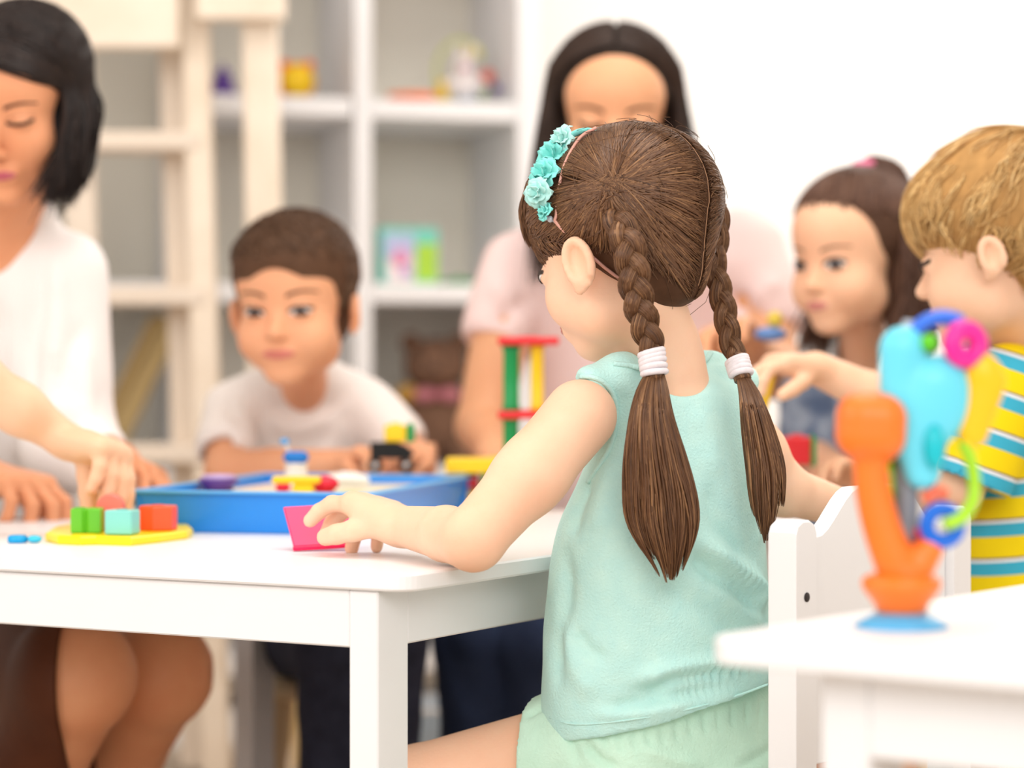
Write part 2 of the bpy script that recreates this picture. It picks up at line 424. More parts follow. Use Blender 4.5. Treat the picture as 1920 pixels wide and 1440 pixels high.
class Head:
    def __init__(s, c, yaw, pitch, roll, scale, spec):
        s.c = np.asarray(c, float); s.R = rot(yaw)@rot(pitch, 'X')@rot(roll, 'Y'); s.s = scale; s.k = spec
    def L(s, p): return s.c+s.R@(np.asarray(p, float)*s.s)
    def D(s, d): return s.R@np.asarray(d, float)
    def e(s, p, r, R=None): return ell(s.L(p), np.broadcast_to(np.asarray(r, float), 3)*s.s, s.R if R is None else s.R@R)
    def cp(s, a, b, ra, rb): return cap(s.L(a), s.L(b), ra*s.s, rb*s.s)
    def build(s, f, neck_base, neck_r=None, ears=True):
        k = s.k
        f.add(s.e(*k['cran']), .012); f.add(s.e(*k['fore']), .025); f.add(s.e(*k['face']), .028)
        for m in (-1, 1):
            M = np.array([m, 1, 1])
            f.add(s.e(np.array(k['cheek'][0])*M, k['cheek'][1]), .022)
            f.add(s.e(np.array(k['jaw'][0])*M, k['jaw'][1]), .022)
        f.add(s.e(*k['chin']), .022); f.add(s.e(*k['mouth']), .014)
        nr = neck_r or k['neck']
        f.add(cap(s.L((0, -.022, -.045)), neck_base, nr, nr*1.05), .022)
        f.add(s.cp(*k['nose']), .010)
        ex = k['eye'][0]
        for m in (-1, 1):
            M = np.array([m, 1, 1])
            f.add(s.e(np.array(k['ala'][0])*M, k['ala'][1]), .005)
            f.sub(s.e((ex*m, .096, -.001), (.017, .020, .0105)), .010)
            f.add(s.e((ex*m, .0610 if k is KID else .0655, -.001), (.0135, .0135, .0115)), .006)
            if ears:
                Rm = rot(-m*s.k.get('earyaw', 20))@rot(-8, 'X')
                c0 = np.array((m*.0755, -.006, -.010))
                es = s.k.get('ear', .84); f.add(s.e(c0, np.array((.0058, .0160, .0265))*es, Rm), .006)
                f.sub(s.e(c0+V(m*.0065, .003, .003), np.array((.0058, .0095, .0165))*es, Rm), .004)
                # helix rim
                pts = []
                for t in np.linspace(-.9, 3.9, 13):
                    q = V(m*.004, .0142*es*math.cos(t), .0236*es*math.sin(t)+.001); pts.append(c0+Rm@q)
                for a, b in zip(pts[:-1], pts[1:]): f.add(s.cp(a, b, .0038, .0038), .003)
                f.add(s.e(c0+V(0, .006, -.023*es), (.0045, .0070, .0075), Rm), .005)
    # features laid on the finished skin
    def bind(s, bvh): s.bvh = bvh
    def hit(s, x, z, off=0):
        o = s.L((x, .25, z)); d = -s.R[:, 1]
        h = s.bvh.ray_cast(Vector(o), Vector(d), 1.0)
        p = np.array(h[0]) if h[0] is not None else s.L((x, .07, z))
        return p-d*off*s.s
    def patch(s, name, fn, nu, nv, material, parent):
        v = []
        for j in range(nv):
            for i in range(nu):
                x, z, off = fn(-1+2*i/(nu-1), -1+2*j/(nv-1)); v.append(s.hit(x, z, off))
        f = [(j*nu+i, j*nu+i+1, (j+1)*nu+i+1, (j+1)*nu+i) for j in range(nv-1) for i in range(nu-1)]
        return mesh_obj(name, v, f, material, parent)
    def features(s, root, M, open_=1.0, gaze=(0, 0), brow=True, lips=True, eyes=True):
        k = s.k; ex, ez, ew, eh = k['eye']
        for m in (-1, 1):
            tilt = .0012; lw_ = .0018 if open_ > .3 else .0024
            up = lambda u: eh*open_*max(0, 1-u*u)**.7
            dn = lambda u: -eh*.75*max(0, 1-u*u)**.8
            X = lambda u: m*(ex+ew*u)
            if eyes and open_ > .3:
                e = s.patch('eye', lambda u, w: (X(u), ez+tilt*u+(up(u)*(w+1)/2+dn(u)*(1-w)/2), .0003+.0016*(1-u*u)*(1-w*w*.5)), 13, 7, M['eye'], root)
                def ir(u, w, R=.0084):
                    th = (u+1)*math.pi; r = R*(w+1)/2; x = gaze[0]+r*math.cos(th)/ew; z = gaze[1]*eh+r*math.sin(th)
                    x = max(-.95, min(.95, x*1.0)); z = min(up(x), max(dn(x), z))
                    return (X(0)+ew*x, ez+tilt*x+z, .0024)
                s.patch('iris', ir, 17, 4, M['iris'], e)
            s.patch('eyelashes', lambda u, w: (X(u*1.05), ez+tilt*u+(up(u*.99) if open_ > .3 else dn(u*.99)*.6)+w*lw_+.0004, .0030), 13, 3, M['lash'], root)
            s.patch('eyelid_crease_shade', lambda u, w: (X(u*1.1), ez+tilt*u+eh*1.35*max(0, 1-u*u*.8)**.6+w*.0005, .0004), 11, 3, M['crease'], root)  # shade of the lid fold, painted as a thin darker skin strip
            if brow:
                s.patch('eyebrow', lambda u, w: (m*(ex+.002+.0185*u), k['brow']-.0015+.004*(1-(u-.2)**2)+w*.0026*(1-.55*(u+1)/2), .0008+.0006*(1-w*w)), 13, 4, M['brow'], root)
        if lips:
            lz = k['lipz']; lw = .0185 if k is KID else .023; lh = .0062
            def lf(u, w):
                a = max(0, 1-u*u)**.7; top = lh*a*(1-.25*math.exp(-(u/.18)**2)); bot = -lh*1.1*a
                z = lz+(top*w if w > 0 else -bot*w); return (lw*u, z, .0004+.0022*a*(abs(math.sin(w*math.pi))**.8)*(1.0 if w < 0 else .8))
            s.patch('lips', lf, 17, 9, M['lips'], root)

def hand(f, wrist, d, n, side, size, curl, spread=6, thumb=(35, 30, 20), r=None, k=.003, thick=1.0):
    """d: wrist to knuckles, n: palm normal (the way fingers curl), side: +-1 where the thumb is along cross(d,n)"""
    d = np.asarray(d, float)/np.linalg.norm(d); n = np.asarray(n, float); n = n-d*(n@d); n /= np.linalg.norm(n); w = np.cross(d, n)*side
    r = (r or .0068)*size*thick; L = .052*size; tips = []
    lens = [(.024, .016, .013), (.027, .018, .014), (.025, .017, .013), (.019, .013, .011)]
    for i in range(4):
        a = (1.5-i); base = wrist+w*a*.0085*size; kn = wrist+d*(L-(.002+abs(i-1)*.0025)*size)+w*a*.0155*size
        f.add(fcap(base+n*.001, kn, .0115*size*thick, .0098*size*thick, n, .95), .010)
        if i < 3: f.add(cap(wrist+d*L*.5+w*(a-.5)*.012*size, kn, .0095*size*thick, .0075*size), .008)
    f.add(cap(wrist+w*.012*size+d*.012*size+n*.004, wrist+w*.018*size+d*.03*size+n*.006, .012*size, .009*size), .010)
    for i in range(4):
        a = (1.5-i); p = wrist+d*(L-(.002+abs(i-1)*.0025)*size)+w*a*.0155*size
        sp = math.radians(spread*a); dd = d*math.cos(sp)+w*math.sin(sp); ang = 0; rr = r*(1.0 if i < 3 else .88)
        cs = curl[i] if isinstance(curl[0], (tuple, list)) else curl
        for j in range(3):
            ang += math.radians(cs[j]); q = p+(dd*math.cos(ang)+n*math.sin(ang))*lens[i][j]*size
            f.add(cap(p, q, rr*(1-.07*j), rr*(1-.07*(j+1))), k); p = q
        tips.append(p)
    p = wrist+w*.016*size+d*.014*size+n*.006*size; a0 = math.radians(thumb[0]); dd = d*math.cos(a0)+w*math.sin(a0)
    th = math.radians(thumb[1]); ang = th
    for j, l in enumerate((.022, .017, .014)):
        q = p+(dd*math.cos(ang)+n*math.sin(ang))*l*size; f.add(cap(p, q, r*(1.28-.1*j), r*(1.18-.1*j)), .004); p = q
        dd = dd*math.cos(-math.radians(thumb[2]))+w*math.sin(-math.radians(thumb[2])); dd /= np.linalg.norm(dd)
    tips.append(p); return tips
def bvh_of(*vf):
    vs, fs, n = [], [], 0
    for v, f in vf:
        vs += [tuple(x) for x in np.asarray(v).tolist()]; fs += [tuple(i+n for i in q) for q in np.asarray(f).tolist()]; n = len(vs)
    return BVHTree.FromPolygons(vs, fs)
def see(bvh, px, py, lift=0.0, default=None):
    """point of the surface behind pixel (px, py) of the photograph, lifted towards the viewer"""
    d = Vector(P(px, py, 1)-V(0, 0, CAMZ)).normalized(); h = bvh.ray_cast(Vector((0, 0, CAMZ)), d, 10)
    if h[0] is None: return P(px, py, default) if default else None
    return np.array(h[0])+np.array(h[1])*lift
def unit(v): v = np.asarray(v, float); return v/np.maximum(np.linalg.norm(v, axis=-1, keepdims=True), 1e-9)
def flow(bvh, C0, A, B, M, lift, wob=0.0, t1=1.0, reach=.5):
    """paths over a surface: unit directions A to B as seen from C0, (N,3) each"""
    A = unit(A); B = unit(B); N = len(A); t = np.linspace(0, t1, M)[None, :, None]
    D = unit(A[:, None]*(1-t)+B[:, None]*t)
    if wob: D = unit(D+wob*rng.normal(size=(N, 1, 3))*np.sin(t*np.pi*rng.uniform(1, 2.4, (N, 1, 1))))
    out = np.zeros((N, M, 3)); C0v = np.asarray(C0)
    lf = np.broadcast_to(lift, (N, M)) if np.ndim(lift) != 1 else np.broadcast_to(np.asarray(lift)[:, None], (N, M))
    for i in range(N):
        last = .09
        for j in range(M):
            d = D[i, j]; h = bvh.ray_cast(Vector(C0v+d*reach), Vector(-d), reach)
            if h[0] is not None: last = reach-h[3]
            out[i, j] = C0v+d*(last+lf[i, j])
    return out
# ------------------------------------------------------------------ the room
m_wall = mat('wall_paint', (246, 243, 240), .9, .1, .02, 3)
m_floor = mat('floor_vinyl', (196, 178, 158), .55, .3, .08, 6)
m_ceil = mat('ceiling_paint', (248, 246, 242), .9, .1, .01, 3)
def structure(o): o['kind'] = 'structure'; return o
structure(box('floor', (0, 2.6, -.03), (6.4, 6.6, .06), m_floor, bev=0))
structure(box('wall_back', (0, 5.86, 1.4), (6.4, .1, 2.8), m_wall, bev=0))
structure(box('wall_right', (3.15, 2.6, 1.4), (.1, 6.4, 2.8), m_wall, bev=0))
structure(box('ceiling', (0, 2.6, 2.86), (6.4, 6.6, .08), m_ceil, bev=0))
v, f = join(box_vf((-3.15, 2.6, .45), (.1, 6.4, .9)), box_vf((-3.15, 2.6, 2.55), (.1, 6.4, .5)),
            box_vf((-3.15, -.3, 1.6), (.1, .6, 1.4)), box_vf((-3.15, 4.2, 1.6), (.1, 3.2, 1.4)))
structure(mesh_obj('wall_left', v, f, m_wall, None, False))
v, f = join(box_vf((-3.12, 1.3, .92), (.12, 2.6, .05)), box_vf((-3.12, 1.3, 2.28), (.12, 2.6, .05)), box_vf((-3.12, .03, 1.6), (.12, .05, 1.36)),
            box_vf((-3.12, 2.57, 1.6), (.12, .05, 1.36)), box_vf((-3.12, 1.3, 1.6), (.08, .05, 1.36)))
structure(mesh_obj('window_1', v, f, mat('window_paint', (250, 250, 250), .4), None, False))
structure(box('baseboard_back', (0, 5.8, .04), (6.2, .016, .08), m_wall))

# ------------------------------------------------------------------ tables
m_table = mat('white_lacquer', (243, 242, 243), .38, .35, .015, 8)
m_leg = mat('white_leg_lacquer', (240, 239, 240), .45, .3, .015, 8)
ZT = .520
def table(name, label, cn, u, v, lu, lv, th=.016, ap=.053, leg=(.031, .052), inset=(.035, .005), nleg=4, group=None):
    u = V(u[0], u[1], 0); v = V(v[0], v[1], 0); cn = V(cn[0], cn[1], 0); ax = np.stack([u, v, V(0, 0, 1)], 1)
    if np.linalg.det(ax) < 0: ax = np.stack([v, u, V(0, 0, 1)], 1); sw = True
    else: sw = False
    t = thing(name, label, 'table', cn+u*lu/2+v*lv/2)
    a, b = (lv, lu) if sw else (lu, lv); r = .022; poly = []
    for cx, cy, a0 in ((a-r, b-r, 0), (r, b-r, 90), (r, r, 180), (a-r, r, 270)):
        poly += [(cx+r*math.cos(math.radians(a0+k*15)), cy+r*math.sin(math.radians(a0+k*15))) for k in range(7)]
    prism('tabletop', poly, th, cn+V(0, 0, ZT-th), m_table, t, ax, .002)
    z1 = ZT-th; iu, iv = inset; lw, lt = leg
    def bx(nm, u0, u1, v0, v1, z0, zz):
        c = cn+u*(u0+u1)/2+v*(v0+v1)/2+V(0, 0, (z0+zz)/2); sz = (v1-v0, u1-u0, zz-z0) if sw else (u1-u0, v1-v0, zz-z0)
        box(nm, c, sz, m_leg, t, ax, .0015)
    for (a0, b0) in ((iu, iv), (lu-iu-lw, iv), (iu, lv-iv-lt), (lu-iu-lw, lv-iv-lt)): bx('leg', a0, a0+lw, b0, b0+lt, 0, z1-.0005)
    bx('apron', iu+lw, lu-iu-lw, iv+.001, iv+.019, z1-ap, z1-.0005); bx('apron', iu+lw, lu-iu-lw, lv-iv-.019, lv-iv-.001, z1-ap, z1-.0005)
    bx('apron', iu+.001, iu+.019, iv+lt, lv-iv-lt, z1-ap, z1-.0005); bx('apron', lu-iu-.019, lu-iu-.001, iv+lt, lv-iv-lt, z1-ap, z1-.0005)
    return t
TC = V(-.0925, 2.15); TU = unit(V(-.87, .492)); TV = V(-TU[1]*-1, -TU[0]) if False else V(TU[1], -TU[0])
table('play_table', 'white wooden play table with a blue tray and blocks on it', TC, TU, TV, .86, .93)
U2 = unit(V(.80, -.60)); V2 = V(.60, .80)
table('play_table', 'white play table holding the orange suction toy', P(1318, 1195, 1.652)[:2], U2, V2, .62, .60, th=.018, ap=.058, leg=(.036, .05), inset=(.075, .03))
# ------------------------------------------------------------------ people: shared materials
def face_mats(tagn, lips=(205, 120, 110), brow=(90, 62, 45), iris=(70, 45, 32), crease=(206, 150, 122)):
    return dict(eye=mat('eye_white_'+tagn, (236, 230, 226), .2, .5), iris=mat('iris_'+tagn, iris, .15, .6), lash=mat('lash_'+tagn, (48, 34, 28), .6),
                crease=mat('lid_crease_shade_'+tagn, crease, .5), brow=mat('brow_'+tagn, brow, .8, .1), lips=mat('lips_'+tagn, lips, .4, .4))
m_skin = mat('fair_skin', (250, 208, 178), .55, .3, .04, 14, .12, 260, sss=.12, alt=(246, 194, 162))
m_hair_girl = hair_mat('chestnut_hair', (56, 35, 22), (104, 70, 46), (172, 128, 88))
m_cap_girl = mat('chestnut_hair_under', (86, 57, 38), .6, .2, .25, 90)
m_mint = mat('mint_jersey', (200, 240, 232), .85, .1, 0, 55, .55, 420, sheen=.15, alt=(190, 235, 230))
m_mint2 = mat('mint_shorts_cotton', (206, 240, 220), .85, .1, 0, 35, .5, 300, sheen=.15, alt=(196, 232, 212))

# ------------------------------------------------------------------ the girl with the braids
root = thing('person', 'girl seen from behind with two brown braids, mint sleeveless top and mint shorts', 'person', P(1240, 1430, 2.36))
HG = Head(P(1170, 484, 2.33), 49, -13, 0, 1.0, dict(KID, earyaw=8, ear=.92, face=((0, .026, -.024), (.053, .050, .058)), cheek=((.030, .046, -.030), .025), chin=((0, .050, -.074), (.022, .020, .016))))
bf = Field((-.235, 2.06, -.01), (.42, 2.80, .965), .003)
HG.build(bf, P(1245, 668, 2.345), .033)
# neck to shoulders
bf.add(cap(P(1238, 655, 2.345), P(1250, 760, 2.36), .034, .05), .02)
bf.add(cap(P(1190, 748, 2.335), P(1360, 738, 2.425), .020, .022), .015)
TY = 42
tk = [knot(1440, 1075, 1450, 2.37, TY, .72), knot(1330, 1060, 1430, 2.37, TY, .70), knot(1180, 1065, 1425, 2.37, TY, .68), knot(1000, 1085, 1410, 2.36, TY, .68),
      knot(860, 1155, 1390, 2.36, TY, .60), knot(770, 1175, 1370, 2.36, TY, .52)]
bf.add(loft(tk, TY), .03)
# left arm on the table
SL = P(1088, 780, 2.27); EL = P(888, 1018, 2.20); WL = P(748, 985, 2.345)
bf.add(cap(SL, SL+(EL-SL)*.5, .0345, .0325), .018); bf.add(cap(SL+(EL-SL)*.45, EL+V(0, 0, .004), .0325, .0285), .015)
mid = EL+(WL-EL)*.38+V(.002, 0, .002)
bf.add(cap(EL+V(0, 0, .002), mid, .0275, .0258), .008); bf.add(cap(mid, WL, .0255, .0190), .006)
hd = unit(P(655, 924, 2.41)-WL)
hand(bf, WL-hd*.006, hd, V(-.35, .12, -.92), 1, 1.10, ((22, 26, 14), (30, 32, 18), (40, 42, 22), (46, 46, 26)), 8, (40, 34, 16), thick=1.2)
# right arm behind the chair
SR = P(1362, 780, 2.42); ER = P(1468, 918, 2.47); WR = P(1612, 962, 2.56)
bf.add(cap(SR, SR+(ER-SR)*.5, .034, .031), .03); bf.add(cap(SR+(ER-SR)*.5, ER, .031, .026), .012)
bf.add(cap(ER, WR, .026, .018), .012); hd = unit(V(.1, .95, -.02)); hand(bf, WR, hd, V(0, 0, -1), -1, .95, (18, 25, 16), 6)
# legs
HL = P(1165, 1415, 2.33); KL = P(780, 1484, 2.40); HRr = P(1330, 1400, 2.42); KR = P(1010, 1490, 2.66)
for H_, K_ in ((HL, KL), (HRr, KR)):
    A_ = V(K_[0]+.01, K_[1]+.03, .055)
    bf.add(cap(H_, K_, .064, .045), .03); bf.add(cap(K_, K_*.45+A_*.55+V(0, -.008, 0), .040, .034), .015); bf.add(cap(K_*.45+A_*.55+V(0, -.008, 0), A_, .034, .022), .015)
    fd = unit(V(-.75, .65, 0)); bf.add(cap(A_+V(0, 0, -.02), A_+fd*.10+V(0, 0, -.033), .024, .018), .015); bf.add(cap(A_-fd*.015+V(0, 0, -.022), A_+V(0, 0, -.02), .024, .022), .01)
gv, gf = bf.mesh(); body_bvh = bvh_of((gv, gf)); HG.bind(body_bvh)
mesh_obj('body', gv, gf, m_skin, root)
HG.features(root, face_mats('girl'), .35, brow=True)

# top
cf = Field((-.06, 2.10, .20), (.44, 2.66, .735), .0028)
ck = [knot(1388, 1030, 1478, 2.37, TY, .66), knot(1310, 1014, 1478, 2.37, TY, .66), knot(1180, 1018, 1462, 2.37, TY, .66), knot(1080, 1028, 1446, 2.365, TY, .67),
      knot(985, 1044, 1438, 2.36, TY, .68), knot(900, 1082, 1436, 2.36, TY, .66), knot(820, 1112, 1424, 2.36, TY, .62), knot(745, 1118, 1410, 2.36, TY, .55), knot(702, 1128, 1392, 2.36, TY, .42)]
cf.add(loft(ck, TY, .018), .0)
cf.add(fcap(P(1108, 718, 2.285), P(1392, 714, 2.43), .017, .017, V(0, 0, 1), 1.0), .02)
cf.add(cap(P(1165, 700, 2.30), P(1330, 695, 2.40), .020, .020), .02)
cf.sub(cap(P(1238, 600, 2.335), P(1248, 690, 2.335), .043, .041), .008)
cf.sub(ell(SL+V(-.022, -.012, -.003), (.042, .05, .056)), .006)
hem = P(1250, 1350, 2.37); 
# slanted hem, lower towards the left hip
cf.clip(P(1050, 1387, 2.3), unit(np.cross(P(1050, 1387, 2.3)-P(1465, 1292, 2.3), V(0.0, 1, .0)))*(-1 if np.cross(P(1050, 1387, 2.3)-P(1465, 1292, 2.3), V(0, 1, 0))[2] > 0 else 1))
sv, sf = cf.mesh(); shirt_bvh = bvh_of((sv, sf))
def S(px, py): return see(shirt_bvh, px, py, 0, 2.29)
folds = [([S(1300, 1010), S(1370, 1055), S(1425, 1110), S(1462, 1150)], .007, .011), ([S(1290, 1035), S(1350, 1085), S(1420, 1150)], -.005, .009),
         ([S(1330, 1080), S(1400, 1150), S(1450, 1200)], .004, .012),
         ([S(1175, 1296), S(1235, 1292), S(1260, 1275), S(1330, 1262), S(1420, 1252)], -.006, .007), ([S(1185, 1280), S(1250, 1262), S(1340, 1248), S(1420, 1240)], .005, .009),
         ([S(1130, 1325), S(1200, 1318), S(1280, 1302), S(1380, 1280)], -.004, .006), ([S(1110, 1340), S(1200, 1335), S(1300, 1318)], .003, .007),
         ([S(1060, 1020), S(1062, 1110), S(1050, 1200), S(1045, 1300)], -.004, .010), ([S(1050, 1150), S(1080, 1250), S(1120, 1310)], .0035, .012),
         ([S(1105, 900), S(1085, 950), S(1075, 1010)], -.004, .009), ([S(1150, 860), S(1130, 930), S(1120, 1000)], .003, .012),
         ([S(1330, 900), S(1345, 990), S(1400, 1060)], -.003, .010), ([S(1300, 760), S(1330, 820), S(1340, 900)], .0022, .014), ([S(1240, 1090), S(1310, 1140), S(1400, 1190)], -.003, .012),
         ([S(1080, 1180), S(1100, 1215), S(1140, 1240)], -.003, .007), ([S(1160, 720), S(1180, 800), S(1170, 900)], -.002, .010), ([S(1430, 990), S(1442, 1060), S(1446, 1100)], .003, .008)]
sv = displace(sv, sf, lambda v, n: 1.7*fold_fn(folds)(v, n)+wrinkle(v, n, .0011, 55, 3)*np.clip((.66-v[:, 2])/.15, .3, 1))
shirt = mesh_obj('sleeveless_top', sv, sf, m_mint, root); shirt_bvh = bvh_of((sv, sf))
def onto(bv, pts, lift, default=2.29, n=40):
    p = [see(bv, x, y, 0, default) for x, y in pts]; p = smooth_path(p, n)
    return p+np.array([0, -lift, 0])
arm_edge = [(1088, 706), (1110, 707), (1132, 717), (1148, 738), (1156, 770), (1153, 805), (1140, 845), (1120, 878), (1102, 905)]
tube('armhole_binding', onto(shirt_bvh, arm_edge, .0008), .0026, m_mint, shirt, sides=8, raw=True)
tube('neckline_binding', onto(shirt_bvh, [(1150, 682), (1180, 685), (1215, 692), (1255, 697), (1290, 692), (1318, 680), (1332, 662)], .0008), .0028, m_mint, shirt, sides=8, raw=True)
tube('hem_stitching', onto(shirt_bvh, [(1030, 1345), (1080, 1358), (1180, 1350), (1290, 1330), (1380, 1305), (1440, 1283)], .0003), .0011, m_mint, shirt, sides=6, raw=True)

# shorts
pf = Field((-.02, 2.10, .16), (.48, 2.80, .46), .003)
pk = [knot(1495, 1010, 1490, 2.38, TY, .72), knot(1430, 1020, 1492, 2.38, TY, .72), knot(1360, 1035, 1478, 2.38, TY, .68), knot(1270, 1045, 1460, 2.38, TY, .62)]
pf.add(loft(pk, TY, .02), 0)
tl = HL+(KL-HL)*.56; pf.add(cap(HL, tl+(KL-HL)*.1, .072, .067), .03)
tr = HRr+(KR-HRr)*.5; pf.add(cap(HRr, tr, .072, .066), .03)
axl = unit(KL-HL)
pf.clip(P(966, 1400, 2.30), unit(axl+V(0, 0, .12)), (-.02, 2.10, .16), (.16, 2.5, .46))
pf.sub(cap(HL+(KL-HL)*.50, KL, .0585, .056), .003)
pv, pff = pf.mesh(); pb = bvh_of((pv, pff))
def S2(px, py): return see(pb, px, py, 0, 2.29)
pfold = [([S2(1095, 1390), S2(1120, 1420), S2(1160, 1440)], -.006, .005), ([S2(1060, 1370), S2(1075, 1400), S2(1085, 1436)], -.004, .006), ([S2(985, 1345), S2(1010, 1330), S2(1030, 1325)], -.004, .005)]
for k in range(13):
    x = 1130+k*27; y = 1392-(x-1050)*.225
    pfold.append(([S2(x, y), S2(x+6-k*.6, y+22), S2(x+14-k*1.5, y+46)], -.0024, .0030))
pfold += [([S2(1380, 1440), S2(1430, 1415), S2(1462, 1390)], -.004, .005), ([S2(1200, 1400), S2(1260, 1425), S2(1320, 1438)], .003, .006)]
pv = displace(pv, pff, lambda v, n: fold_fn(pfold)(v, n)+wrinkle(v, n, .001, 70, 9))
mesh_obj('shorts', pv, pff, m_mint2, root)

# hair
hf = Field(HG.c-V(.16, .16, .13), HG.c+V(.16, .16, .16), .0025)
hf.add(HG.e((0, -.014, .046), (.0805, .097, .0795)), 0); hf.add(HG.e((0, .022, .044), (.066, .064, .060)), .02); hf.add(HG.e((0, -.046, -.022), (.034, .040, .044)), .035)
for m_ in (-1, 1):
    hf.sub(HG.e((m_*.085, .052, -.062), (.062, .083, .078)), .012)     # clears ear, temple and jaw
hf.sub(HG.e((0, .120, -.040), (.075, .060, .085)), .01)
hf.sub(HG.e((0, -.045, -.112), (.11, .12, .05)), .01)
for m_ in (-1, 1): hf.clip(HG.L((m_*.030, -.05, -.055)), HG.D(unit((m_*.62, .25, -.75))))
hv, hff = hf.mesh(); hb = bvh_of((hv, hff))
hair = mesh_obj('hair', hv, hff, m_cap_girl, root)
Cc = HG.L((0, -.012, .040))
base = {-1: V(-.074, -.046, .040), 1: V(.074, -.052, .038)}
paths = []
for m_ in (-1, 1):
    bd = unit(HG.D(base[m_]-V(0, 0, .0)*1)); A = []
    tb = HG.D(unit(base[m_]+V(0, 0, -.028)))
    for i in range(1000):                                               # from the parting
        t = rng.random(); th = math.radians(28+t*212)                  # over the crown to the nape
        A.append(HG.D((m_*(.024+rng.random()*.03), math.cos(th), math.sin(th))))
    for i in range(900):                                               # from the hairline round ear and nape
        t = rng.random()**.75
        q = [(m_*.50, .95, .30), (m_*.75, .70, -.02), (m_*1.0, .30, -.20), (m_*1.0, -.10, -.45), (m_*.85, -.55, -.85), (m_*.25, -1.0, -1.15)]
        w = t*(len(q)-1); a = int(w); A.append(HG.D(unit(np.array(q[a])*(1-(w-a))+np.array(q[min(a+1, 5)])*(w-a)+rng.normal(size=3)*.06)))
    A = unit(np.array(A)); B = np.repeat(tb[None], len(A), 0)+rng.normal(size=(len(A), 3))*.035
    lf = .0010+rng.random((len(A), 1))*.0016+np.linspace(0, 1, 16)[None]**3*.004
    paths.append(flow(hb, Cc, A, B, 16, lf, .035))
paths = np.concatenate(paths)
rad = (.0006+rng.random((len(paths), 1))*.0008)*np.concatenate([np.linspace(.3, 1, 4), np.ones(12)])[None]
st = tubes('hair_strands', paths, rad, m_hair_girl, hair); st['kind'] = 'stuff'
pt = np.linspace(math.radians(62), math.radians(232), 40); pd = np.array([HG.D((0, math.cos(t), math.sin(t))) for t in pt]); pp = []
for d_ in pd:
    h_ = hb.ray_cast(Vector(Cc+d_*.4), Vector(-d_), .4); pp.append(np.array(h_[0])+d_*.0018)
rx_ = HG.D((1, 0, 0)); pp = np.array(pp); wv = (rng.normal(size=40)*.0004)[:, None]; vv = np.concatenate([pp+rx_*(-.0006+wv), pp+rx_*(.0006+wv)]); mesh_obj('parting', vv, [(i, i+1, 41+i, 40+i) for i in range(39)], mat('parting_scalp', (164, 124, 94), .6, .2, .1, 90), hair)
# fine flyaways
A = unit(rng.normal(size=(150, 3))+HG.D((0, -.2, .9))*1.2); B = unit(A+rng.normal(size=(150, 3))*.45)
fp = flow(hb, Cc, A, B, 10, .0015+rng.random((150, 1))*np.linspace(0, 1, 10)[None]*.010, .08)
st = tubes('flyaway_hairs', fp, .00028, m_hair_girl, hair); st['kind'] = 'stuff'
# fringe hanging beside the temple
def lock(root_pts, tips, n, wr, r0, m, parent, name, M=14, lenj=.1, wav=.0):
    """bundle of strands along a guide with a width at each guide point"""
    g = smooth_path(root_pts, M); w = np.interp(np.linspace(0, 1, M), np.linspace(0, 1, len(wr)), wr)
    T = unit(np.gradient(g, axis=0)); S_ = unit(np.cross(T, V(0, 1, 0))); N_ = np.cross(T, S_)
    a = rng.uniform(-1, 1, (n, 1)); b = rng.uniform(-1, 1, (n, 1))*np.sqrt(1-a*a*.9)
    a = np.sign(a)*np.abs(a)**.85; j = rng.normal(size=(n, 1))*wav; ph = rng.random((n, 1))*6
    tt = np.linspace(0, 1, M)[None]
    A_ = a*w[None]*(1+0*tt)+j*np.sin(tt*5+ph)*w[None]; B_ = b*w[None]*tips
    P_ = g[None]+A_[..., None]*S_[None]+B_[..., None]*N_[None]
    L_ = 1-rng.random(n)*lenj
    out = np.zeros_like(P_)
    for i in range(n):
        q = np.linspace(0, L_[i], M)*(M-1); k = np.minimum(q.astype(int), M-2); u = (q-k)[:, None]; out[i] = P_[i][k]*(1-u)+P_[i][k+1]*u
    rr = (r0*(.6+rng.random((n, 1))*.8))*np.interp(np.linspace(0, 1, M), [0, .1, .8, 1], [.8, 1, .9, .15])[None]
    o = tubes(name, out, rr, m, parent); o['kind'] = 'stuff'; return o
fr0 = HG.L((-.030, .085, .085)); 
lock([P(1052, 325, 2.33), P(1018, 352, 2.345), P(1000, 405, 2.35), P(1002, 466, 2.35)], .8, 260, [.014, .014, .013, .006], .0009, m_hair_girl, hair, 'fringe', wav=.2)
lock([P(1075, 360, 2.32), P(1050, 400, 2.325), P(1030, 440, 2.335), P(1042, 480, 2.34)], .5, 160, [.012, .012, .009, .002], .0009, m_hair_girl, hair, 'fringe', wav=.2)

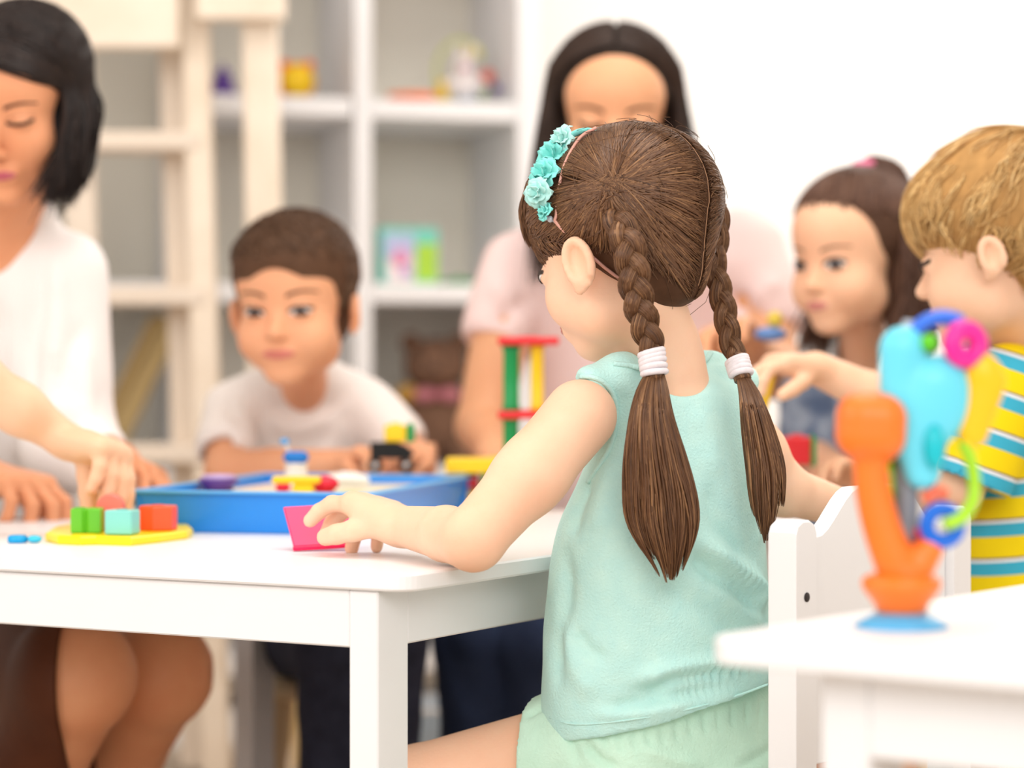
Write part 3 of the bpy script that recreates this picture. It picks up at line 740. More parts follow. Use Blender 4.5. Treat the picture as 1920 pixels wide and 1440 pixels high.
# braids
def braid(guide, widths, period, name):
    n = 200; g = smooth_path(guide, n); L = np.concatenate([[0], np.cumsum(np.linalg.norm(np.diff(g, axis=0), axis=1))])
    T = unit(np.gradient(g, axis=0)); X_ = unit(np.cross(T, V(0, 1, 0))); N_ = unit(np.cross(X_, T))
    N_ = np.where((N_[:, 1:2] > 0), -N_, N_)                            # towards the viewer's side
    w = np.interp(L/L[-1], np.linspace(0, 1, len(widths)), widths); pr = thing_child(name, hair, g[0])
    for k in range(3):
        ph = 2*math.pi*L/period+2*math.pi*k/3
        p = g+X_*(w*.50*np.sin(ph))[:, None]+N_*(w*.27*np.sin(2*ph))[:, None]
        v, q, uv = tubes_vf(p[None], (w*.47)[None], 12, flat=.72, ref=N_[None]); mesh_obj('braid_strand', v, [tuple(x) for x in q], m_hair_girl, pr, True, uv)
        d = unit(np.gradient(p, axis=0)); ph2 = rng.random(46)*2*math.pi; A_ = N_-d*np.sum(N_*d, 1, keepdims=True); A_ = unit(A_); B_ = np.cross(d, A_)
        yield p[None]+(w*.47)[None, :, None]*(np.cos(ph2)[:, None, None]*A_[None]*.74+np.sin(ph2)[:, None, None]*B_[None]), pr
def thing_child(name, parent, loc):
    o = bpy.data.objects.new(name, None); C.objects.link(o); o.parent = parent; o.location = Vector([float(x) for x in loc])-origin_of(parent); o.empty_display_size = .02; return o
# braids and tails hang under the person as parts of their own
hairsave = hair; hair = root
bl = HG.L(base[-1]*1.10+V(0, 0, .004))
GL = [P(1152, 388, 2.262), P(1158, 412, 2.240), P(1176, 450, 2.228), P(1186, 500, 2.226), P(1193, 545, 2.230), P(1205, 595, 2.236), P(1217, 635, 2.240), P(1225, 662, 2.244)]
GR = [P(1350, 382, 2.372), P(1354, 410, 2.365), P(1350, 450, 2.36), P(1342, 500, 2.35), P(1352, 550, 2.345), P(1362, 600, 2.34), P(1370, 640, 2.335), P(1383, 676, 2.325)]
for G, wd, per, nm in ((GL, [.009, .0150, .0172, .0170, .0165, .0155, .013], .066, 'braid'), (GR, [.007, .009, .0105, .0125, .013, .012, .011], .070, 'braid')):
    fs = []
    for fine, pr in braid(G, wd, per, nm): fs.append(fine[:, ::5])
    o = tubes('braid_hairs', np.concatenate(fs), .00042, m_hair_girl, pr); o['kind'] = 'stuff'
m_tie = mat('white_elastic', (238, 230, 234), .8, .1, .12, 160)
for c0, c1, r in ((P(1221, 658, 2.244), P(1228, 706, 2.240), .0105), (P(1381, 674, 2.325), P(1391, 706, 2.318), .0095)):
    t = np.linspace(0, 1, 120); a = unit(c1-c0); s1 = unit(np.cross(a, V(0, 1, 0))); s2 = np.cross(a, s1)
    p = c0+(c1-c0)*t[:, None]*.9+s1*(np.cos(t*9*math.pi)*r)[:, None]+s2*(np.sin(t*9*math.pi)*r)[:, None]+a*(np.sin(t*23)*.0012)[:, None]
    tube('hair_tie', p, .0032, m_tie, root, raw=True, sides=8)
    tube('hair_tie_core', [c0-a*.004, c1+a*.004], .0085, m_hair_girl, root, n=6, sides=12)
# loose tails below the ties
def tail(rows, Y0, Y1, n, name, seedspread=1.0):
    rows = np.array(rows, float); M = 22; ys = np.linspace(rows[0, 0], rows[-1, 0], M)
    l = crom(ys, rows[:, 0], rows[:, 1]); r = crom(ys, rows[:, 0], rows[:, 2]); out = np.zeros((n, M, 3)); Yc = np.interp(ys, [rows[0, 0], rows[0, 0]+60, rows[-1, 0]], [Y0, Y1, Y1+.004])
    NL = 22; LK = np.stack([np.linspace(-.93, .93, NL), rng.normal(size=NL), 1-.30*rng.random(NL)*(.25+np.abs(np.linspace(-1, 1, NL))), rng.normal(size=NL)*.10, rng.random(NL)*6], 1)
    for i in range(n):
        kl = rng.integers(0, NL); a = np.clip(LK[kl, 0]+rng.normal()*.16, -1, 1); b = rng.uniform(-1, 1)*math.sqrt(max(0, 1-a*a)); Lm = LK[kl, 2]*(1-rng.random()**2*.12); j = rng.normal()*.17; ph = rng.random()*6; fr = rng.uniform(2, 5)
        tt = np.linspace(0, Lm, M); y = rows[0, 0]+(rows[-1, 0]-rows[0, 0])*tt; cx = np.interp(y, ys, (l+r)/2); w = np.interp(y, ys, (r-l)/2); Yy = np.interp(y, ys, Yc)
        x = cx+w*(LK[kl, 0]+(a-LK[kl, 0])*(1-.8*(tt/Lm)**3)+.3*j*np.sin(tt*fr+ph)*tt+LK[kl, 3]*np.sin(tt*4+LK[kl, 4])*tt); dY = -b*.013*np.clip(w/50, .25, 1)
        out[i] = np.stack([(x-960)/F*Yy, Yy+dY, CAMZ-(y-HY)/F*Yy], 1)
    rr = (.0007+rng.random((n, 1))*.0008)*np.interp(np.linspace(0, 1, M), [0, .1, .75, 1], [.9, 1.1, 1, .12])[None]
    o = tubes(name, out, rr, m_hair_girl, root); o['kind'] = 'stuff'
tail([(700, 1212, 1244), (730, 1196, 1252), (780, 1183, 1262), (850, 1175, 1284), (920, 1174, 1303), (975, 1177, 1308), (1020, 1196, 1300), (1060, 1222, 1285), (1098, 1242, 1272)], 2.240, 2.222, 1000, 'hair_tail')
tail([(702, 1381, 1401), (740, 1388, 1425), (800, 1392, 1450), (870, 1398, 1470), (930, 1403, 1472), (975, 1412, 1464), (1020, 1428, 1446)], 2.318, 2.285, 800, 'hair_tail')
hair = hairsave
# headband with flowers
m_band = mat('copper_headband', (214, 156, 140), .35, .5)
m_petal = mat('turquoise_fabric', (142, 232, 224), .7, .2, .08, 60); m_petal2 = mat('pale_turquoise_fabric', (190, 240, 234), .7, .2, .06, 60)
allb = bvh_of((gv, gf), (hv, hff))
band = tube('headband', onto(allb, [(1118, 240), (1085, 262), (1055, 320), (1043, 400), (1048, 424), (1122, 492), (1140, 507), (1160, 522)], .004, 2.3, 60), .0016, m_band, root, raw=True, sides=8)
def flower(c, R_, nrm, nm, m, sd, petals=5, parent=None):
    r = np.random.default_rng(sd); vs, fs, n = [], [], 0; nrm = unit(nrm); a = unit(np.cross(nrm, V(.2, .3, 1))); b = np.cross(nrm, a)
    for ring, (rr, lift, cnt) in enumerate(((1.0, .1, petals), (.72, .35, petals-1), (.42, .6, 4))):
        for i in range(cnt):
            th = 2*math.pi*(i+ring*.5)/cnt+r.normal()*.15; d = a*math.cos(th)+b*math.sin(th); t = np.cross(nrm, d); G = 6
            for u in range(G):
                for w in range(G):
                    uu = u/(G-1); ww = w/(G-1)*2-1; wid = (.15+.72*uu**.6)*(1-.42*uu**6)*rr*R_*.95
                    p = c+d*(uu*rr*R_)+t*(ww*wid)+nrm*(R_*(lift*uu+.35*uu*uu*lift-.20*ww*ww*uu)+R_*.13*math.sin(ww*6+uu*5+i*2)*uu)
                    vs.append(p)
            fs += [(n+u*G+w, n+u*G+w+1, n+(u+1)*G+w+1, n+(u+1)*G+w) for u in range(G-1) for w in range(G-1)]; n += G*G
    o = mesh_obj(nm, vs, fs, m, parent); s_ = o.modifiers.new('thick', 'SOLIDIFY'); s_.thickness = .0007; return o
vd = V(-.25, -.95, .15)
for px, py, R_, mm, sd in ((1056, 262, .014, m_petal2, 1), (1046, 300, .017, m_petal, 2), (1030, 332, .016, m_petal, 4), (1018, 364, .014, m_petal2, 3), (1032, 398, .009, m_petal, 5)):
    c = see(allb, max(px, 1040), py, .006, 2.31); c = c+P(px, py, c[1])-P(max(px, 1040), py, c[1])
    flower(c, R_, unit(V(-.75, -.55, .35)+.2*rng.normal(size=3)), 'fabric_flower', mm, sd, parent=band)
tube('headband_ribbon', onto(allb, [(1062, 262), (1080, 250), (1100, 246), (1118, 248)], .004, 2.33, 12), .0035, m_petal, band, raw=True, sides=6, flat=.5)
for k in range(3): ball('headband_bead', P(1022+k*10, 408+k*3, 2.285), .0032, mat('silver_bead', (190, 195, 205), .2, .8), band)
girl_hair, girl_hb = hairsave, hb
# ------------------------------------------------------------------ the other people
def comb(bvh, H, n, accept, cmb, length, r, lift, m, parent, M=9, wob=.03, name='hair_strands', C0=(0, -.01, .035), clump=1, lj=.4):
    A, B = [], []
    while len(A) < n:
        d = unit(rng.normal(size=3))
        if not accept(d): continue
        for q in range(clump):
            e = unit(d+rng.normal(size=3)*.02); c = np.asarray(cmb(d), float); A.append(e); B.append(unit(e+c*length*(1-lj*rng.random())+rng.normal(size=3)*.04))
    A = np.array([H.D(a) for a in A]); B = np.array([H.D(b) for b in B])
    lf = lift[0]+(lift[1]*rng.random((len(A), 1)))*np.linspace(0, 1, M)[None]
    p = flow(bvh, H.L(C0), A, B, M, lf, wob)
    rr = r*(.6+.8*rng.random((len(A), 1)))*np.interp(np.linspace(0, 1, M), [0, .2, .8, 1], [.6, 1, .8, .2])[None]
    o = tubes(name, p, rr, m, parent); o['kind'] = 'stuff'; return o
def hang(bvh, H, A, B, drop, r, m, parent, name='hair_strands', M1=9, M2=9, lift=.002, wob=.03, C0=(0, -.01, .035), jit=.004):
    """strands that lie on the head from A to B (local directions) and then fall along world offsets"""
    A = np.array([H.D(a) for a in A]); B = np.array([H.D(b) for b in B]); n = len(A)
    p = flow(bvh, H.L(C0), A, B, M1, lift+.003*rng.random((n, 1)), wob)
    D = np.array([smooth_path(np.vstack([[0, 0, 0], d]), M2+1)[1:] for d in drop])
    j = rng.normal(size=(n, 1, 3))*jit*np.linspace(0, 1, M2)[None, :, None]
    q = p[:, -1:, :]+D+j; p = np.concatenate([p, q], 1)
    for k in range(2): p[:, M1-2:M1+2] = (p[:, M1-3:M1+1]+p[:, M1-2:M1+2]+p[:, M1-1:M1+3])/3
    rr = r*(.6+.8*rng.random((n, 1)))*np.interp(np.linspace(0, 1, M1+M2), [0, .1, .85, 1], [.7, 1, .9, .25])[None]
    o = tubes(name, p, rr, m, parent); o['kind'] = 'stuff'; return o
def field_hair(H, adds, subs, m, parent, h=.003, name='hair', lo=.17, down=.14):
    f = Field(H.c-V(lo, lo, down), H.c+V(lo, lo, .17), h)
    for a in adds: f.add(a, .02)
    for b in subs: f.sub(b, .01)
    v, q = f.mesh(); return mesh_obj(name, v, q, m, parent), bvh_of((v, q))
def limb(f, a, b, c, r1, r2, r3, r4=None):
    r4 = r4 or r3*.72; f.add(cap(a, b, r1, r2), .025); m = b*.62+c*.38; f.add(cap(b, m, r2, r3), .012); f.add(cap(m, c, r3, r4), .012)

comb(girl_hb, HG, 700, lambda d: d[1] > .25 and -.55 < d[2] < .45 and abs(d[0]) > .15, lambda d: (0, -.15, -1), .32, .0008, (.0006, .002), m_hair_girl, girl_hair, name='temple_hair')
# ---- boy in the white shirt, across the table
m_skinb = mat('tan_child_skin', (240, 178, 138), .55, .3, .03, 14, .1, 240, sss=.12, alt=(235, 168, 128))
m_hairb = hair_mat('dark_brown_hair', (66, 44, 32), (110, 80, 60), (150, 116, 90)); m_capb = mat('dark_brown_hair_under', (100, 72, 54), .7, .15, .2, 60)
m_white = mat('white_cotton', (254, 246, 241), .85, .1, .02, 20, .3, 300)
root = thing('person', 'small boy with short brown hair and white tee shirt behind the blue tray', 'person', P(545, 1200, 3.42))
H = Head(P(553, 577, 3.22), 168, -5, 1.5, 1.05, dict(KID, earyaw=14, face=((0, .026, -.026), (.057, .052, .060))))
f = Field(P(350, 1400, 3.42)*V(1, 0, 0)+V(0, 2.98, -.01), V(-.10, 3.62, .96), .0035)
H.build(f, P(570, 725, 3.36), .031)
TYB = 176
f.add(loft([knot(1190, 460, 680, 3.44, TYB, .7), knot(1050, 445, 655, 3.44, TYB, .68), knot(850, 450, 680, 3.43, TYB, .6), knot(770, 440, 700, 3.42, TYB, .5)], TYB), .02)
ShA, ElA, WrA = P(432, 775, 3.40), P(425, 882, 3.30), P(655, 868, 3.24)
ShB, ElB, WrB = P(695, 770, 3.40), P(775, 868, 3.36), P(812, 858, 3.24)
limb(f, ShA, ElA, WrA, .034, .029, .025, .019); limb(f, ShB, ElB, WrB, .034, .028, .025, .019)
hand(f, WrA, unit(P(725, 850, 3.19)-WrA), V(0, -.4, -.9), -1, .95, (30, 40, 20), 8, (40, 30, 20))
hand(f, WrB, unit(P(765, 838, 3.17)-WrB), V(-.6, -.3, -.7), 1, .98, (34, 46, 24), 8, (38, 34, 18))
f.add(ell(P(590, 1180, 3.46), (.085, .08, .058)), .03)
for kx, ax_, sx in ((632, 622, 545), (722, 715, 640)):
    hp, kn, an = P(sx, 1180, 3.44), P(kx, 1205, 3.16), V(P(ax_, 1300, 3.2)[0], 3.2, .06); limb(f, hp, kn, an, .056, .044, .038, .026)
    f.add(cap(an+V(0, .01, -.03), an+V(0, -.10, -.035), .024, .02), .015)
v, q = f.mesh(); bb = bvh_of((v, q)); H.bind(bb); mesh_obj('body', v, q, m_skinb, root)
H.features(root, face_mats('boy', (206, 118, 104), (116, 82, 62), (58, 38, 30), (205, 140, 108)), .58, gaze=(-.12, -.45))
hair, hb2 = field_hair(H, [H.e((0, -.014, .047), (.079, .095, .078)), H.e((0, .022, .066), (.066, .062, .042)), H.e((0, -.045, -.01), (.06, .05, .06))],
    [H.e((0, .115, -.018), (.066, .062, .084)), H.e((.085, .045, -.050), (.040, .062, .062)), H.e((-.085, .045, -.050), (.040, .062, .062)), H.e((0, -.02, -.13), (.12, .13, .06))], m_capb, root)
comb(hb2, H, 1500, lambda d: d[2] > -.45 and (d[1] < .42 or d[2] > .42) and not (d[1] > .25 and d[2] < .35), lambda d: (-.75, .65, -.2) if d[2] > .35 else (0, .35, -1), .38, .0011, (.0005, .0035), m_hairb, hair)
cf = Field(V(-.50, 3.22, .22), V(-.10, 3.62, .73), .0035)
cf.add(loft([knot(1185, 440, 690, 3.44, TYB, .72), knot(1050, 425, 680, 3.44, TYB, .70), knot(850, 435, 695, 3.43, TYB, .62), knot(765, 430, 705, 3.42, TYB, .52), knot(728, 455, 685, 3.41, TYB, .46)], TYB, .02), 0)
cf.add(cap(P(480, 722, 3.39), P(650, 720, 3.39), .020, .020), .02)
cf.add(cap(ShA+V(.004, 0, .004), P(424, 832, 3.335), .041, .043), .03); cf.add(cap(ShB+V(-.004, 0, .004), P(742, 820, 3.375), .041, .041), .03)
cf.add(cap(P(520, 712, 3.38), P(610, 710, 3.38), .030, .030), .02)
cf.sub(cap(P(562, 620, 3.31), P(558, 692, 3.335), .040, .036), .008)
cf.sub(cap(P(424, 850, 3.33), P(424, 900, 3.3), .034, .034), .004)
cf.clip(P(424, 852, 3.32), ElA-ShA, V(-.50, 3.22, .2), V(-.385, 3.62, .64)); cf.clip(P(757, 838, 3.36), ElB-ShB, V(-.20, 3.22, .2), V(-.10, 3.62, .7))
v, q = cf.mesh(); sb = bvh_of((v, q))
T_ = lambda x, y: see(sb, x, y, 0, 3.33)
fl = [([T_(480, 760), T_(540, 800), T_(600, 790), T_(660, 750)], .006, .013), ([T_(470, 790), T_(540, 840), T_(620, 830)], -.005, .012), ([T_(480, 800), T_(490, 840), T_(485, 870)], -.007, .010),
      ([T_(640, 780), T_(620, 830), T_(600, 860)], .005, .014), ([T_(420, 740), T_(440, 780), T_(470, 800)], -.004, .012)]
v = displace(v, q, lambda a, n: 1.4*fold_fn(fl)(a, n)+wrinkle(a, n, .0013, 45, 5)); sh = mesh_obj('tee_shirt', v, q, m_white, root)
m_jean = mat('dark_denim', (64, 68, 88), .85, .1, .35, 40, .4, 400); m_jean2 = mat('navy_denim', (64, 78, 112), .85, .1, .4, 12, .4, 400)
pf = Field(V(-.46, 3.04, .03), V(-.08, 3.62, .44), .004); pf.add(ell(P(590, 1180, 3.46), (.095, .088, .066)), 0)
for kx, ax_, sx in ((632, 622, 545), (722, 715, 640)):
    hp, kn, an = P(sx, 1180, 3.44), P(kx, 1205, 3.16), V(P(ax_, 1300, 3.2)[0], 3.2, .09); pf.add(cap(hp, kn, .066, .054), .02); pf.add(cap(kn, an, .053, .045), .015)
v, q = pf.mesh(); v = displace(v, q, lambda a, n: wrinkle(a, n, .002, 60, 8)); mesh_obj('jeans', v, q, m_jean, root)

# ---- woman with the dark bob
m_skinw = mat('warm_skin', (236, 168, 126), .5, .35, .03, 14, .1, 240, sss=.1, alt=(230, 156, 114))
m_hairw = hair_mat('near_black_hair', (16, 10, 10), (34, 22, 18), (74, 52, 42), .38); m_capw = mat('near_black_hair_under', (22, 14, 12), .6, .2, .2, 60)
m_blouse = mat('cream_blouse', (248, 242, 239), .8, .12, .015, 14, .2, 260)
root = thing('person', 'woman with a dark bob and white blouse leaning over the table end', 'person', P(-60, 1250, 3.2))
H = Head(P(40, 200, 3.0), 166, -20, -3, .97, dict(ADULT, brow=.021))
f = Field(V(-1.22, 2.52, -.01), V(-.36, 3.50, 1.18), .0045)
H.build(f, P(-15, 440, 3.12), .047, ears=False)
TYW = 168
f.add(loft([knot(1250, -230, 140, 3.28, TYW, .72), knot(950, -210, 120, 3.26, TYW, .66), knot(650, -220, 140, 3.2, TYW, .6), knot(520, -210, 170, 3.16, TYW, .48), knot(450, -150, 110, 3.14, TYW, .45)], TYW), .03)
SA, EA, WA = P(122, 522, 3.14), P(132, 830, 3.12), P(-20, 900, 2.96)
SB, EB, WB = P(-230, 530, 3.14), P(-240, 840, 3.0), P(255, 860, 3.03)
limb(f, SA, EA, P(225, 868, 3.03), .048, .040, .034, .026); limb(f, SB, EB, WA, .048, .040, .034, .026)
WA2 = P(225, 868, 3.03)
hand(f, WA2, unit(P(285, 885, 2.98)-WA2), V(-.3, -.2, -.9), 1, 1.1, (25, 35, 20), 6, (40, 30, 15))
hand(f, WA+V(0, 0, .004), unit(P(95, 925, 2.90)-WA), V(.25, -.25, -.9), 1, 1.38, ((28, 45, 25), (32, 48, 26), (38, 52, 28), (44, 55, 30)), 8, (34, 32, 18), thick=1.05)
f.add(ell(P(-70, 1240, 3.3), (.17, .13, .10)), .04)
for kn, hp, an in ((P(300, 1262, 2.90), P(20, 1230, 3.26), P(120, 1640, 3.12)), (P(150, 1268, 2.74), P(-160, 1240, 3.2), P(-40, 1640, 2.95))):
    an = V(an[0], an[1], .07); limb(f, hp, kn, an, .082, .058, .054, .034); f.add(ell(kn, (.060, .056, .062)), .02)
    fd = unit(V(.6, -.5, 0)); f.add(cap(an-V(0, 0, .03), an+fd*.16-V(0, 0, .045), .032, .024), .02)
v, q = f.mesh(); bb = bvh_of((v, q)); H.bind(bb); mesh_obj('body', v, q, m_skinw, root)
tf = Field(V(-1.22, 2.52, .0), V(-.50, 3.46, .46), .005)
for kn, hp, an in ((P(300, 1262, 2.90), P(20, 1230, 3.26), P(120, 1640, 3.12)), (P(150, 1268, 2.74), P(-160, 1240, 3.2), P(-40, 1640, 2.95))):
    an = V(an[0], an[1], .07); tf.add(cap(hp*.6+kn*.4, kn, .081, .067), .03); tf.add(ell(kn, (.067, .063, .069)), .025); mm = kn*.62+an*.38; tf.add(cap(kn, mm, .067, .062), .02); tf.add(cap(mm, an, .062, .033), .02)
tv, tq = tf.mesh(); mesh_obj('tights', tv, tq, mat('shaded_brown_tights', (92, 50, 30), .6, .2, .05, 20, alt=(82, 43, 26)), root)  # tights brown deepened to hold the shade under the table
H.features(root, face_mats('woman', (190, 90, 105), (96, 62, 50), (60, 38, 28), (176, 108, 80)), .18, gaze=(0, -.5))
hair, hb2 = field_hair(H, [H.e((0, -.02, .047), (.082, .100, .083)), H.e((.060, -.012, -.03), (.026, .055, .08)), H.e((-.060, -.012, -.045), (.026, .058, .068)), H.e((0, -.06, -.03), (.075, .045, .07))],
    [H.e((.010, .105, -.045), (.060, .085, .105)), H.e((0, .02, -.135), (.045, .09, .07))], m_capw, root, .0035, lo=.19, down=.22)
A, B, Dp = [], [], []
for i in range(1500):
    s_ = -1 if rng.random() < .62 else 1; y = rng.uniform(-.9, .75); A.append(unit(V(.25+rng.normal()*.04, y, .9))); t = rng.random()
    yy = rng.uniform(-.9, .42) if s_ < 0 else rng.uniform(-.9, .3)
    B.append(unit(V(s_*1.0*math.sqrt(max(.08, 1-yy*yy)), yy, -.12))); z = -.085-.035*rng.random()
    Dp.append(np.array([[.002*(-s_), 0, z*.5], [(-.014-.026*rng.random() if s_ < 0 else .01), -.006*(yy > 0), z-.016-.018*rng.random()]]))
hang(hb2, H, A, B, Dp, .0013, m_hairw, hair, lift=.0015, jit=.007)
A, B = [], []
for i in range(420):                                                     # side-swept front
    t = rng.random(); A.append(unit(V(.28, .55+.3*t, .62-.15*t)+rng.normal(size=3)*.03)); B.append(unit(V(-.90, .50-.25*rng.random(), .02+.12*rng.random()-.1*t)))
Dp = [np.array([[.004, 0, -.05], [-.006*rng.random(), 0, -.10-.03*rng.random()]]) for i in range(420)]
hang(hb2, H, A, B, Dp, .0013, m_hairw, hair, lift=.004, jit=.006)
cf = Field(V(-1.18, 2.80, .30), V(-.40, 3.50, .96), .0045)
cf.add(loft([knot(1230, -260, 165, 3.28, TYW, .76), knot(950, -225, 150, 3.26, TYW, .72), knot(650, -235, 150, 3.2, TYW, .64), knot(520, -220, 155, 3.16, TYW, .52), knot(440, -140, 85, 3.14, TYW, .46), knot(395, -90, 62, 3.13, TYW, .42)], TYW, .02), 0)
cf.add(cap(SA+V(0, 0, .006), EA+V(-.004, 0, .0), .056, .060), .04); cf.add(cap(EA, P(175, 850, 3.08), .056, .045), .03)
cf.add(cap(SB, EB, .056, .055), .04); cf.add(cap(EB, WA-V(.03, 0, 0), .054, .042), .03)
cf.add(cap(P(-60, 412, 3.12), P(40, 410, 3.12), .05, .045), .03)
cf.sub(cap(P(-8, 280, 3.02), P(-12, 400, 3.05), .056, .060), .01)
v, q = cf.mesh(); sb = bvh_of((v, q)); T_ = lambda x, y: see(sb, x, y, 0, 3.05)
fl = [([T_(70, 470), T_(75, 560), T_(60, 650), T_(62, 780)], -.007, .012), ([T_(105, 480), T_(108, 600), T_(100, 700)], .006, .013), ([T_(110, 760), T_(128, 680), T_(160, 600)], -.0045, .012), ([T_(30, 520), T_(28, 650), T_(30, 760)], .005, .014),
      ([T_(20, 800), T_(80, 790), T_(150, 800)], -.007, .014), ([T_(150, 640), T_(160, 720), T_(165, 790)], .006, .014), ([T_(10, 560), T_(5, 680), T_(10, 780)], -.005, .012)]
v = displace(v, q, lambda a, n: 1.3*fold_fn(fl)(a, n)+wrinkle(a, n, .0022, 32, 11)); mesh_obj('blouse', v, q, m_blouse, root)
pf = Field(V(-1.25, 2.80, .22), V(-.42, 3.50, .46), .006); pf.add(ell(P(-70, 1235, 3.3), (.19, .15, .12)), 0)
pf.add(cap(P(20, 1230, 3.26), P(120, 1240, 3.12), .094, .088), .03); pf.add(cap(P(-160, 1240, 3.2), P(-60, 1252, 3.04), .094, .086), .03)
v, q = pf.mesh(); mesh_obj('skirt', v, q, mat('brown_skirt', (96, 54, 34), .85, .1, .1, 20), root)  # brown matched to the shade-darkened tights

# ---- woman in pink behind the girl
m_skinp = mat('peach_skin', (238, 178, 136), .5, .35, .03, 14, .1, 240, sss=.1, alt=(232, 168, 126))
m_hairp = hair_mat('espresso_hair', (30, 20, 16), (54, 38, 30), (92, 66, 52)); m_capp = mat('espresso_hair_under', (40, 28, 22), .65, .2, .2, 60)
m_pink = mat('pale_pink_cotton', (252, 224, 220), .85, .1, .02, 18, .3, 280)
root = thing('person', 'dark-haired woman in a pale pink tee shirt behind the girl with braids', 'person', P(1170, 1150, 3.6))
H = Head(P(1152, 221, 3.40), 178, -12, -1, 1.08, ADULT)
f = Field(V(-.14, 3.12, -.01), V(.50, 3.86, 1.20), .0045)
H.build(f, P(1170, 440, 3.56), .047, ears=False)
TYP = 178
f.add(loft([knot(1150, 1030, 1330, 3.64, TYP, .72), knot(900, 1020, 1330, 3.62, TYP, .66), knot(620, 1010, 1360, 3.6, TYP, .6), knot(500, 990, 1390, 3.58, TYP, .48), knot(440, 1060, 1300, 3.57, TYP, .42)], TYP), .03)
SA, EA, WA = P(965, 505, 3.58), P(905, 800, 3.50), P(930, 850, 3.36)
SB, EB, WB = P(1405, 475, 3.58), P(1455, 700, 3.50), P(1400, 640, 3.38)
limb(f, SA, EA, WA, .048, .038, .033, .025); limb(f, SB, EB, WB, .048, .036, .032, .025)
hand(f, WA, unit(V(.3, -.8, -.15)), V(0, -.1, -1), 1, 1.25, (25, 30, 18), 8); hand(f, WB, unit(V(-.4, -.6, .2)), V(0, -.5, -.8), -1, 1.25, (25, 30, 18), 8)
f.add(ell(P(1170, 1130, 3.66), (.17, .13, .10)), .04)
for hx, kn, ax_ in ((1080, P(905, 1195, 3.36), 900), (1260, P(1040, 1210, 3.30), 1000)):
    hp = P(hx, 1140, 3.62); an = V(P(ax_, 1300, 3.35)[0], 3.38, .08); limb(f, hp, kn, an, .078, .056, .05, .036); f.add(cap(an+V(0, 0, -.03), an+V(-.02, -.17, -.05), .034, .026), .02)
v, q = f.mesh(); bb = bvh_of((v, q)); H.bind(bb); mesh_obj('body', v, q, m_skinp, root)
H.features(root, face_mats('pink', (200, 110, 105), (84, 50, 36), (60, 40, 30), (196, 132, 100)), .3, gaze=(0, -.4))
hair, hb2 = field_hair(H, [H.e((0, -.02, .042), (.083, .098, .078)), H.e((.073, -.03, -.06), (.022, .05, .12)), H.e((-.073, -.03, -.06), (.022, .05, .12)), H.e((0, -.07, -.06), (.09, .045, .13))],
    [H.e((0, .088, -.050), (.084, .085, .120)), H.e((0, .02, -.15), (.05, .09, .07)), H.e((0, .06, .135), (.003, .09, .02))], m_capp, root, .0035, lo=.2, down=.24)
A, B, Dp = [], [], []
for i in range(1500):
    s_ = 1 if rng.random() < .5 else -1; y = rng.uniform(-.8, .72); A.append(unit(V(s_*.03, y, .9-.25*max(0, y)))); yy = rng.uniform(-.85, .35)
    B.append(unit(V(s_*math.sqrt(max(.1, 1-yy*yy)), yy, .05))); z = -.12-.16*rng.random(); Dp.append(np.array([[-s_*.006, 0, z*.5], [-s_*.010, .01, z]]))
hang(hb2, H, A, B, Dp, .0014, m_hairp, hair, lift=.0015, jit=.008)
lk = P(1375, 378, 3.56)
cf = Field(V(-.12, 3.38, .28), V(.50, 3.84, .98), .0045)
cf.add(loft([knot(1180, 1010, 1350, 3.64, TYP, .76), knot(900, 1000, 1350, 3.62, TYP, .70), knot(620, 990, 1375, 3.6, TYP, .64), knot(500, 965, 1410, 3.58, TYP, .5), knot(430, 1050, 1350, 3.57, TYP, .44), knot(390, 1110, 1290, 3.56, TYP, .40)], TYP, .02), 0)
cf.add(cap(SA+V(.004, 0, .004), P(935, 615, 3.55), .054, .054), .04); cf.add(cap(SB+V(-.004, 0, .002), P(1440, 590, 3.55), .058, .058), .04)
cf.add(cap(P(1010, 470, 3.57), P(1380, 440, 3.57), .028, .028), .03)
cf.clip(P(912, 640, 3.54), EA-SA, V(-.2, 3.3, .2), V(.0, 3.9, .86)); cf.clip(P(1450, 628, 3.54), EB-SB, V(.335, 3.3, .2), V(.6, 3.9, .86))
cf.sub(cap(P(1165, 330, 3.5), P(1168, 420, 3.5), .060, .058), .01)
v, q = cf.mesh(); sb = bvh_of((v, q)); T_ = lambda x, y: see(sb, x, y, 0, 3.5)
fl = [([T_(930, 640), T_(950, 590), T_(1000, 560)], -.009, .013), ([T_(1430, 610), T_(1400, 570), T_(1360, 560)], -.009, .013), ([T_(920, 530), T_(960, 570), T_(1000, 640)], .007, .015), ([T_(1460, 520), T_(1420, 560), T_(1370, 640)], .007, .015)]
v = displace(v, q, lambda a, n: 1.3*fold_fn(fl)(a, n)+wrinkle(a, n, .0022, 32, 21)); mesh_obj('tee_shirt', v, q, m_pink, root)
pf = Field(V(-.16, 3.20, .06), V(.42, 3.86, .46), .005); pf.add(ell(P(1170, 1125, 3.66), (.185, .15, .11)), 0)
for hx, kn, ax_ in ((1080, P(905, 1195, 3.36), 900), (1260, P(1040, 1210, 3.30), 1000)):
    hp = P(hx, 1140, 3.62); an = V(P(ax_, 1300, 3.35)[0], 3.38, .10); pf.add(cap(hp, kn, .088, .070), .02); pf.add(cap(kn, an, .068, .055), .015)
v, q = pf.mesh(); v = displace(v, q, lambda a, n: wrinkle(a, n, .003, 50, 8)); mesh_obj('jeans', v, q, m_jean2, root)

